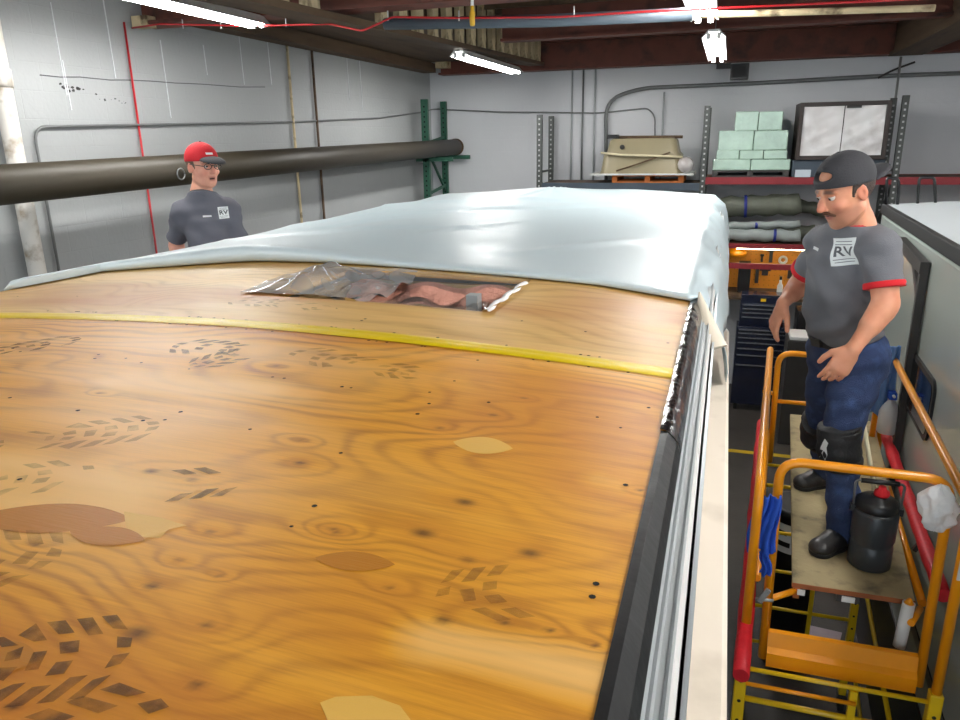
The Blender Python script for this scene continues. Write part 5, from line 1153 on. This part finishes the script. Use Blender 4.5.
    # shoes
    for a in 'lr':
        A = g[a+'a']; T_ = g[a+'t']; zf = spec['floor']; t = unit((T_-A)*V(1,1,0)); n_ = V(-t[1], t[0], 0)
        S = SDF(np.minimum(A, T_)-V(.12,.12,0)-V(0,0,A[2]-zf+.01), np.maximum(A, T_)+V(.12,.12,.12), .0045); hl = V(A[0],A[1],zf)-t*.045; tt_ = V(T_[0],T_[1],zf)
        S.cone(hl+V(0,0,.055), A+V(0,0,.025), .048, .052, .02); S.cone(hl+V(0,0,.045), V(A[0],A[1],zf)+t*.08+V(0,0,.046), .044, .050, .025); S.cone(V(A[0],A[1],zf)+t*.05+V(0,0,.046), tt_-t*.045+V(0,0,.036), .048, .040, .025, None); S.ell(tt_-t*.055+V(0,0,.038), (.062, .052, .036), np.array([t, n_, V(0,0,1)]), .02); S.half(V(0,0,zf+.022), V(0,0,-1))
        sh_ = S.mesh('shoe', M['leather'], root, org, 1)
        S = SDF(np.minimum(A, T_)*V(1,1,0)+V(-.13,-.13,zf-.01), np.maximum(A, T_)*V(1,1,0)+V(.13,.13,zf+.05), .0045); S.cone(hl+t*.0+V(0,0,.02), V(A[0],A[1],zf)+t*.06+V(0,0,.02), .047, .046, .02); S.cone(V(A[0],A[1],zf)+t*.06+V(0,0,.02), tt_-t*.05+V(0,0,.02), .046, .052, .02); S.half(V(0,0,zf+.024), V(0,0,1)); S.half(V(0,0,zf+.001), V(0,0,-1)); S.mesh('sole', M['black_rubber'], sh_, org, 0)
        for q in range(4):
            c_ = V(A[0],A[1],zf)+t*(.055+.022*q)+V(0,0,.098-.006*q)-org; MB().tube([c_-n_*.022, c_+V(0,0,.004), c_+n_*.022], .003, 6).build('lace', M['black_plastic'], sh_)
    return root, shirt, dict(H=H, f=f, l=l, u=u, Hm=Hm, hc=hc, hs=hs, org=org, fw=fw, sh=sh, up=up, cm=cm, pm=pm, g=g, body=body)
def decal_on(shirt, org, centre, xdir, ydir, shapes, parent):
    """shapes: list of (name, mat, polys2d or mesh (verts, faces), offset) pressed on the cloth along the inward normal"""
    me = shirt.data; bv = BVHTree.FromPolygons([v.co.copy() for v in me.vertices], [tuple(p.vertices) for p in me.polygons])
    xd, yd = Vector(xdir).normalized(), Vector(ydir); yd = (yd-xd*yd.dot(xd)).normalized(); nd = xd.cross(yd); c = Vector(centre)-Vector(org)
    for name, m, vs, fs, off in shapes:
        out = []
        for (x, y) in vs:
            p = c+xd*x+yd*y+nd*.20; hit = bv.ray_cast(p, -nd, .5); out.append((hit[0]+nd*off) if hit[0] is not None else c+xd*x+yd*y)
        me2 = bpy.data.meshes.new(name); me2.from_pydata([tuple(q) for q in out], [], fs); me2.materials.append(m); me2.polygons.foreach_set('use_smooth', [True]*len(fs)); link(bpy.data.objects.new(name, me2), parent)
def gridrect(x0, x1, y0, y1, nx, ny):
    vs = [(x0+(x1-x0)*i/nx, y0+(y1-y0)*j/ny) for j in range(ny+1) for i in range(nx+1)]; fs = [(j*(nx+1)+i, j*(nx+1)+i+1, (j+1)*(nx+1)+i+1, (j+1)*(nx+1)+i) for j in range(ny) for i in range(nx)]; return vs, fs
def text2d(txt, size, bold=0):
    cu = bpy.data.curves.new('t', 'FONT'); cu.body = txt; cu.size = size; cu.align_x = 'CENTER'; cu.align_y = 'CENTER'; cu.offset = bold; cu.resolution_u = 3
    o = bpy.data.objects.new('t', cu); COL.objects.link(o); dg = bpy.context.evaluated_depsgraph_get(); me = bpy.data.meshes.new_from_object(o.evaluated_get(dg))
    b = bmesh.new(); b.from_mesh(me); bmesh.ops.triangulate(b, faces=b.faces); bmesh.ops.subdivide_edges(b, edges=[e for e in b.edges if e.calc_length() > size*.4], cuts=2); b.to_mesh(me); b.free()
    vs = [(v.co.x, v.co.y) for v in me.vertices]; fs = [tuple(p.vertices) for p in me.polygons]; bpy.data.objects.remove(o); return vs, fs
def P_(px, py, y): return np.array(at(px, py, y=y))
# ---- the man on the scaffold
J = dict(head=P_(845, 192, 3.33), neck=P_(856, 220, 3.38), ls=P_(881, 247, 3.30), rs=P_(824, 243, 3.58), le=P_(886, 305, 3.24), lw=P_(853, 349, 3.16), re=P_(801, 284, 3.72), rw=P_(783, 303, 3.58),
         lh=P_(860, 350, 3.50), rh=P_(834, 346, 3.65), lk=P_(840, 440, 3.42), rk=P_(822, 428, 3.86))
J['la'] = np.array((.640, 3.44, ZP+.105)); J['lt'] = np.array((.500, 3.29, ZP+.03)); J['ra'] = np.array((.640, 4.10, ZP+.105)); J['rt'] = np.array((.478, 3.99, ZP+.03))
spec = dict(J=J, origin=(.62, 3.7, ZP), floor=ZP, label='man in a dark backward cap and red-cuffed charcoal T-shirt, standing on the orange scaffold', face=(-.80, -.50, -.38), hup=(-.25, -.1, 1), hs=1.10, sc=1.04, belly=.026,
    skin=(218,152,120), brow=(44,30,24), stubble=.45, mouth=0, down=True, look=(-.75, -.35, -.65), trousers=M['denim'], shirt=M['shirt'], trim='red_trim', sleeve=.70, wr=2.0,
    hands=dict(l=dict(d=J['lw']*0+V(-.45, -.12, -.80), n=(-.15, .9, -.3), t=-1, curl=(.30, .38, .45, .52)), r=dict(d=V(-.28, -.12, -.92), n=(.85, .35, -.2), t=1, curl=(.25, .32, .40, .45))))
m1, sh1, A1 = person(spec)
def cap(A, root, m, brim_m, backward, org):
    H, f, l, u, Hm, hs, hc = (A[k] for k in ('H','f','l','u','Hm','hs','hc')); B = -1 if backward else 1
    S = SDF(hc-.19, hc+.20, .0045); S.ell(H(-.012, 0, .045), np.array((.112, .090, .100))*hs, Hm, 0)
    tilt = unit(u*1.0+f*(-.10 if not backward else -.22)); lowp = H(0, 0, .034 if not backward else .030); S.half(lowp, -tilt)
    if backward: S.ell(H(.105, 0, .090), np.array((.07, .054, .018))*hs, Hm, .004, sub=True)
    crown = S.mesh('cap', m, root, org, 2)
    S = SDF(hc-.24, hc+.24, .0045)
    if backward: S.ell(H(-.115, 0, .012), np.array((.075, .068, .030))*hs, np.array([unit(f-u*.15), l, unit(u+f*.15)]), 0); S.ell(H(-.115, 0, -.004), np.array((.085, .075, .028))*hs, np.array([unit(f-u*.15), l, unit(u+f*.15)]), 0, sub=True); S.ell(H(-.012, 0, .03), np.array((.104, .083, .12))*hs, Hm, 0, sub=True)
    else: S.ell(H(.105, 0, .040), np.array((.082, .072, .030))*hs, np.array([unit(f-u*.12), l, unit(u+f*.12)]), 0); S.ell(H(.105, 0, .024), np.array((.092, .082, .028))*hs, np.array([unit(f-u*.12), l, unit(u+f*.12)]), 0, sub=True); S.ell(H(-.012, 0, .03), np.array((.104, .083, .12))*hs, Hm, 0, sub=True)
    S.mesh('cap_brim', brim_m, crown, org, 1)
    b = MB(); b.lathe(Vector(H(-.012, 0, .143)-org), [(.009, 0), (.007, .004), (.002, .006)], 12, Vector(u)); b.build('cap_button', brim_m, crown)
    return crown
def hair(A, root, m, org, low=-.045):
    H, Hm, hs, hc, f, u = (A[k] for k in ('H','Hm','hs','hc','f','u'))
    S = SDF(hc-.16, hc+.16, .0045); S.ell(H(-.016, 0, .030), np.array((.101, .084, .094))*hs, Hm, 0); S.half(H(0, 0, low), -u); S.half(H(.028, 0, 0), unit(f+u*.25)); S.half(H(0,0,.055), u)
    S.ell(H(-.003, .0, -.004), np.array((.026, .10, .036))*hs, Hm, .004, sub=True); S.mesh('hair', m, root, org, 1)
cap(A1, m1, M['cap_black'], M['cap_black'], True, A1['org']); hair(A1, m1, M['hair'], A1['org'])
H = A1['H']; S = SDF(A1['hc']-.15, A1['hc']+.15, .0022)
S.cone(H(.098, .004, -.039), H(.083, .030, -.054), .0070*1.05, .0055, .004); S.cone(H(.098, -.004, -.039), H(.083, -.030, -.054), .0070*1.05, .0055, .004); S.mesh('moustache', M['moustache'], m1, A1['org'], 1)
# knee pads
for a, vis in (('l', 1), ('r', 1)):
    g = A1['g']; K = g[a+'k']; An = g[a+'a']; Hp = g[a+'h']; t = unit((g[a+'t']-An)*V(1,1,0)); ax = unit(An-K)
    S = SDF(K-.2, K+.22, .005); S.cone(K-ax*.10, K+ax*.12, .094, .083, 0); S.half(K+ax*.135, ax); S.half(K-ax*.075, -ax); S.ell(K+t*.070+ax*.02, (.040, .065, .095), np.array([t, np.cross(V(0,0,1), t), V(0,0,1)]), .02)
    S.wrinkle(lambda X, Y, Z: .0022*np.sin(90*Z)); kp = S.mesh('knee_pad', M['kneepad'], m1, A1['org'], 1)
    for dz in (-.045, .10):
        S = SDF(K+ax*dz-.13, K+ax*dz+.13, .005); S.cone(K-ax*.2, K+ax*.25, .096, .088, 0); S.half(K+ax*(dz+.014), ax); S.half(K+ax*(dz-.014), -ax); S.mesh('pad_strap', M['black_rubber'], kp, A1['org'], 0)
    if a == 'l':
        c = Vector(K-A1['org'])+Vector(t)*.02; pr_ = [(.0,.05),(.018,.035),(.012,.01),(.022,-.02),(.008,-.055),(-.006,-.02),(-.02,-.05),(-.018,.0),(-.008,.03)]
        b = MB(); tv = Vector(t); cr_ = Vector((0,0,1)).cross(tv)
        vs = [(x, y) for x, y in pr_]; decal_on(kp, (0,0,0), c+tv*.0, -cr_*-1, (0,0,1), [('white_smear', M['print_white'], [(x, y-.02) for x, y in pr_]+[(0,-.02)], [(i, (i+1) % 9, 9) for i in range(9)], .0025)], kp)
# shirt print: pale square with grey RV and lines of small type
g = A1['g']; fw, sh, up = A1['fw'], A1['sh'], A1['up']
c = P_(832, 256, 3.30)
b0 = []
def R_(x0, x1, y0, y1): return gridrect(x0, x1, y0, y1, max(2, int((x1-x0)/.008)), max(2, int((y1-y0)/.008)))
def logo(shirt, org, c, xd, yd, S_, parent):
    shp = []
    v, f_ = R_(-.045*S_, .045*S_, -.050*S_, .050*S_); shp.append(('shirt_print', M['print_white'], v, f_, .0022))
    v, f_ = text2d('RV', .050*S_, .0012); shp.append(('print_letters', M['print_grey'], [(x*1.25, y+.000) for x, y in v], f_, .0032))
    for yy, w in ((.037, .032), (.026, .036), (-.028, .036), (-.038, .03)):
        v, f_ = R_(-w*S_, w*S_, (yy-.0012)*S_, (yy+.0012)*S_); shp.append(('print_line', M['print_grey'], v, f_, .0032))
    decal_on(shirt, org, c, xd, yd, shp, parent)
logo(sh1, A1['org'], c, sh, up-sh*.05, 1.12, sh1)
c2 = P_(812, 250, 3.45)
bars = [R_(-.030, .030, -.006, .006)]; decal_on(sh1, A1['org'], c2, sh, up, [('name_print', M['print_white'], bars[0][0], bars[0][1], .0022)], sh1)
# ---- the man beyond the trailer
def Q_(px, py, y): return np.array(at(px, py, y=y))
J = dict(head=Q_(203, 167, 4.0), neck=Q_(201, 190, 4.0), ls=Q_(229, 209, 4.12), rs=Q_(182, 212, 3.93))
cm = (J['ls']+J['rs'])/2; dn = V(0,0,-1); 
J['lh'] = cm+V(.07,-.05,-.50)+V(.02,0,0); J['rh'] = cm+V(-.10,.05,-.50); J['lk'] = J['lh']+V(.02,-.04,-.40); J['rk'] = J['rh']+V(0,.0,-.40)
z0 = ZA; J['la'] = np.array((J['lk'][0]-.0, J['lk'][1], z0+.105)); J['ra'] = np.array((J['rk'][0]-.0, J['rk'][1]+.04, z0+.105)); J['lt'] = J['la']+V(.14,-.13,-.075); J['rt'] = J['ra']+V(.15,-.12,-.075)
hz_ = (J['la'][2]+.40); 
for a in 'lr': J[a+'k'][2] = (J[a+'h'][2]+J[a+'a'][2])/2
J['re'] = Q_(178, 243, 4.08)+V(-.02,0,-.02); J['rw'] = J['re']+V(.16,-.12,-.13); J['le'] = J['ls']+V(.07,-.02,-.29); J['lw'] = J['le']+V(.06,-.19,-.06)
spec2 = dict(J=J, origin=(XA, YA, ZA), floor=ZA, label='man in a red cap and glasses standing beyond the trailer by the grey wall', face=(.93, -.33, -.08), hup=(0.02, 0, 1), hs=1.04, sc=.98, belly=.02,
    skin=(230,168,144), brow=(120,92,74), stubble=.15, mouth=.008, look=(.9, -.3, -.1), trousers=M['denim'], shirt=M['shirt2'], trim=None, collar='cap_black', sleeve=.70, wr=1.6, tuck=True,
    hands=dict(l=dict(d=V(.3,-.85,-.1), n=(0,-.1,-1), t=1, curl=(.3,.35,.4,.45)), r=dict(d=V(.6,-.5,-.4), n=(.2,-.3,-1), t=-1, curl=(.3,.35,.4,.45))))
m2, sh2, A2 = person(spec2)
cr2 = cap(A2, m2, M['cap_red'], M['cap_black'], False, A2['org']); hair(A2, m2, M['hair_grey'], A2['org'])
H = A2['H']; f, l, u = A2['f'], A2['l'], A2['u']
gl = []
for e in (-1, 1):
    pts = [H(.102+.0*math.sin(t), e*.033+.024*math.cos(t), .012+.017*math.sin(t))-A2['org'] for t in np.linspace(0, 2*PI, 15)]
    o = MB().tube([tuple(p) for p in pts], .0024, 6, False).build('glasses_rim', M['black_plastic'], m2)
    MB().tube([tuple(H(.102, e*.057, .014)-A2['org']), tuple(H(.0, e*.087, .018)-A2['org'])], .0024, 6).build('glasses_arm', M['black_plastic'], o)
MB().tube([tuple(H(.104, -.010, .016)-A2['org']), tuple(H(.108, 0, .020)-A2['org']), tuple(H(.104, .010, .016)-A2['org'])], .0022, 6).build('glasses_bridge', M['black_plastic'], m2)
logo(sh2, A2['org'], Q_(224, 213, 4.0), unit(A2['sh']), A2['up'], .72, sh2)
v, f_ = R_(-.026, .026, -.005, .005); decal_on(sh2, A2['org'], Q_(207, 216, 3.95), A2['sh'], A2['up'], [('name_print', M['print_white'], v, f_, .0022)], sh2)
v, f_ = R_(-.022, .022, -.006, .006); decal_on(cr2, A2['org'], H(.09, -.01, .085), -l*-1, u, [('cap_lettering', M['print_white'], v, f_, .0015)], cr2)
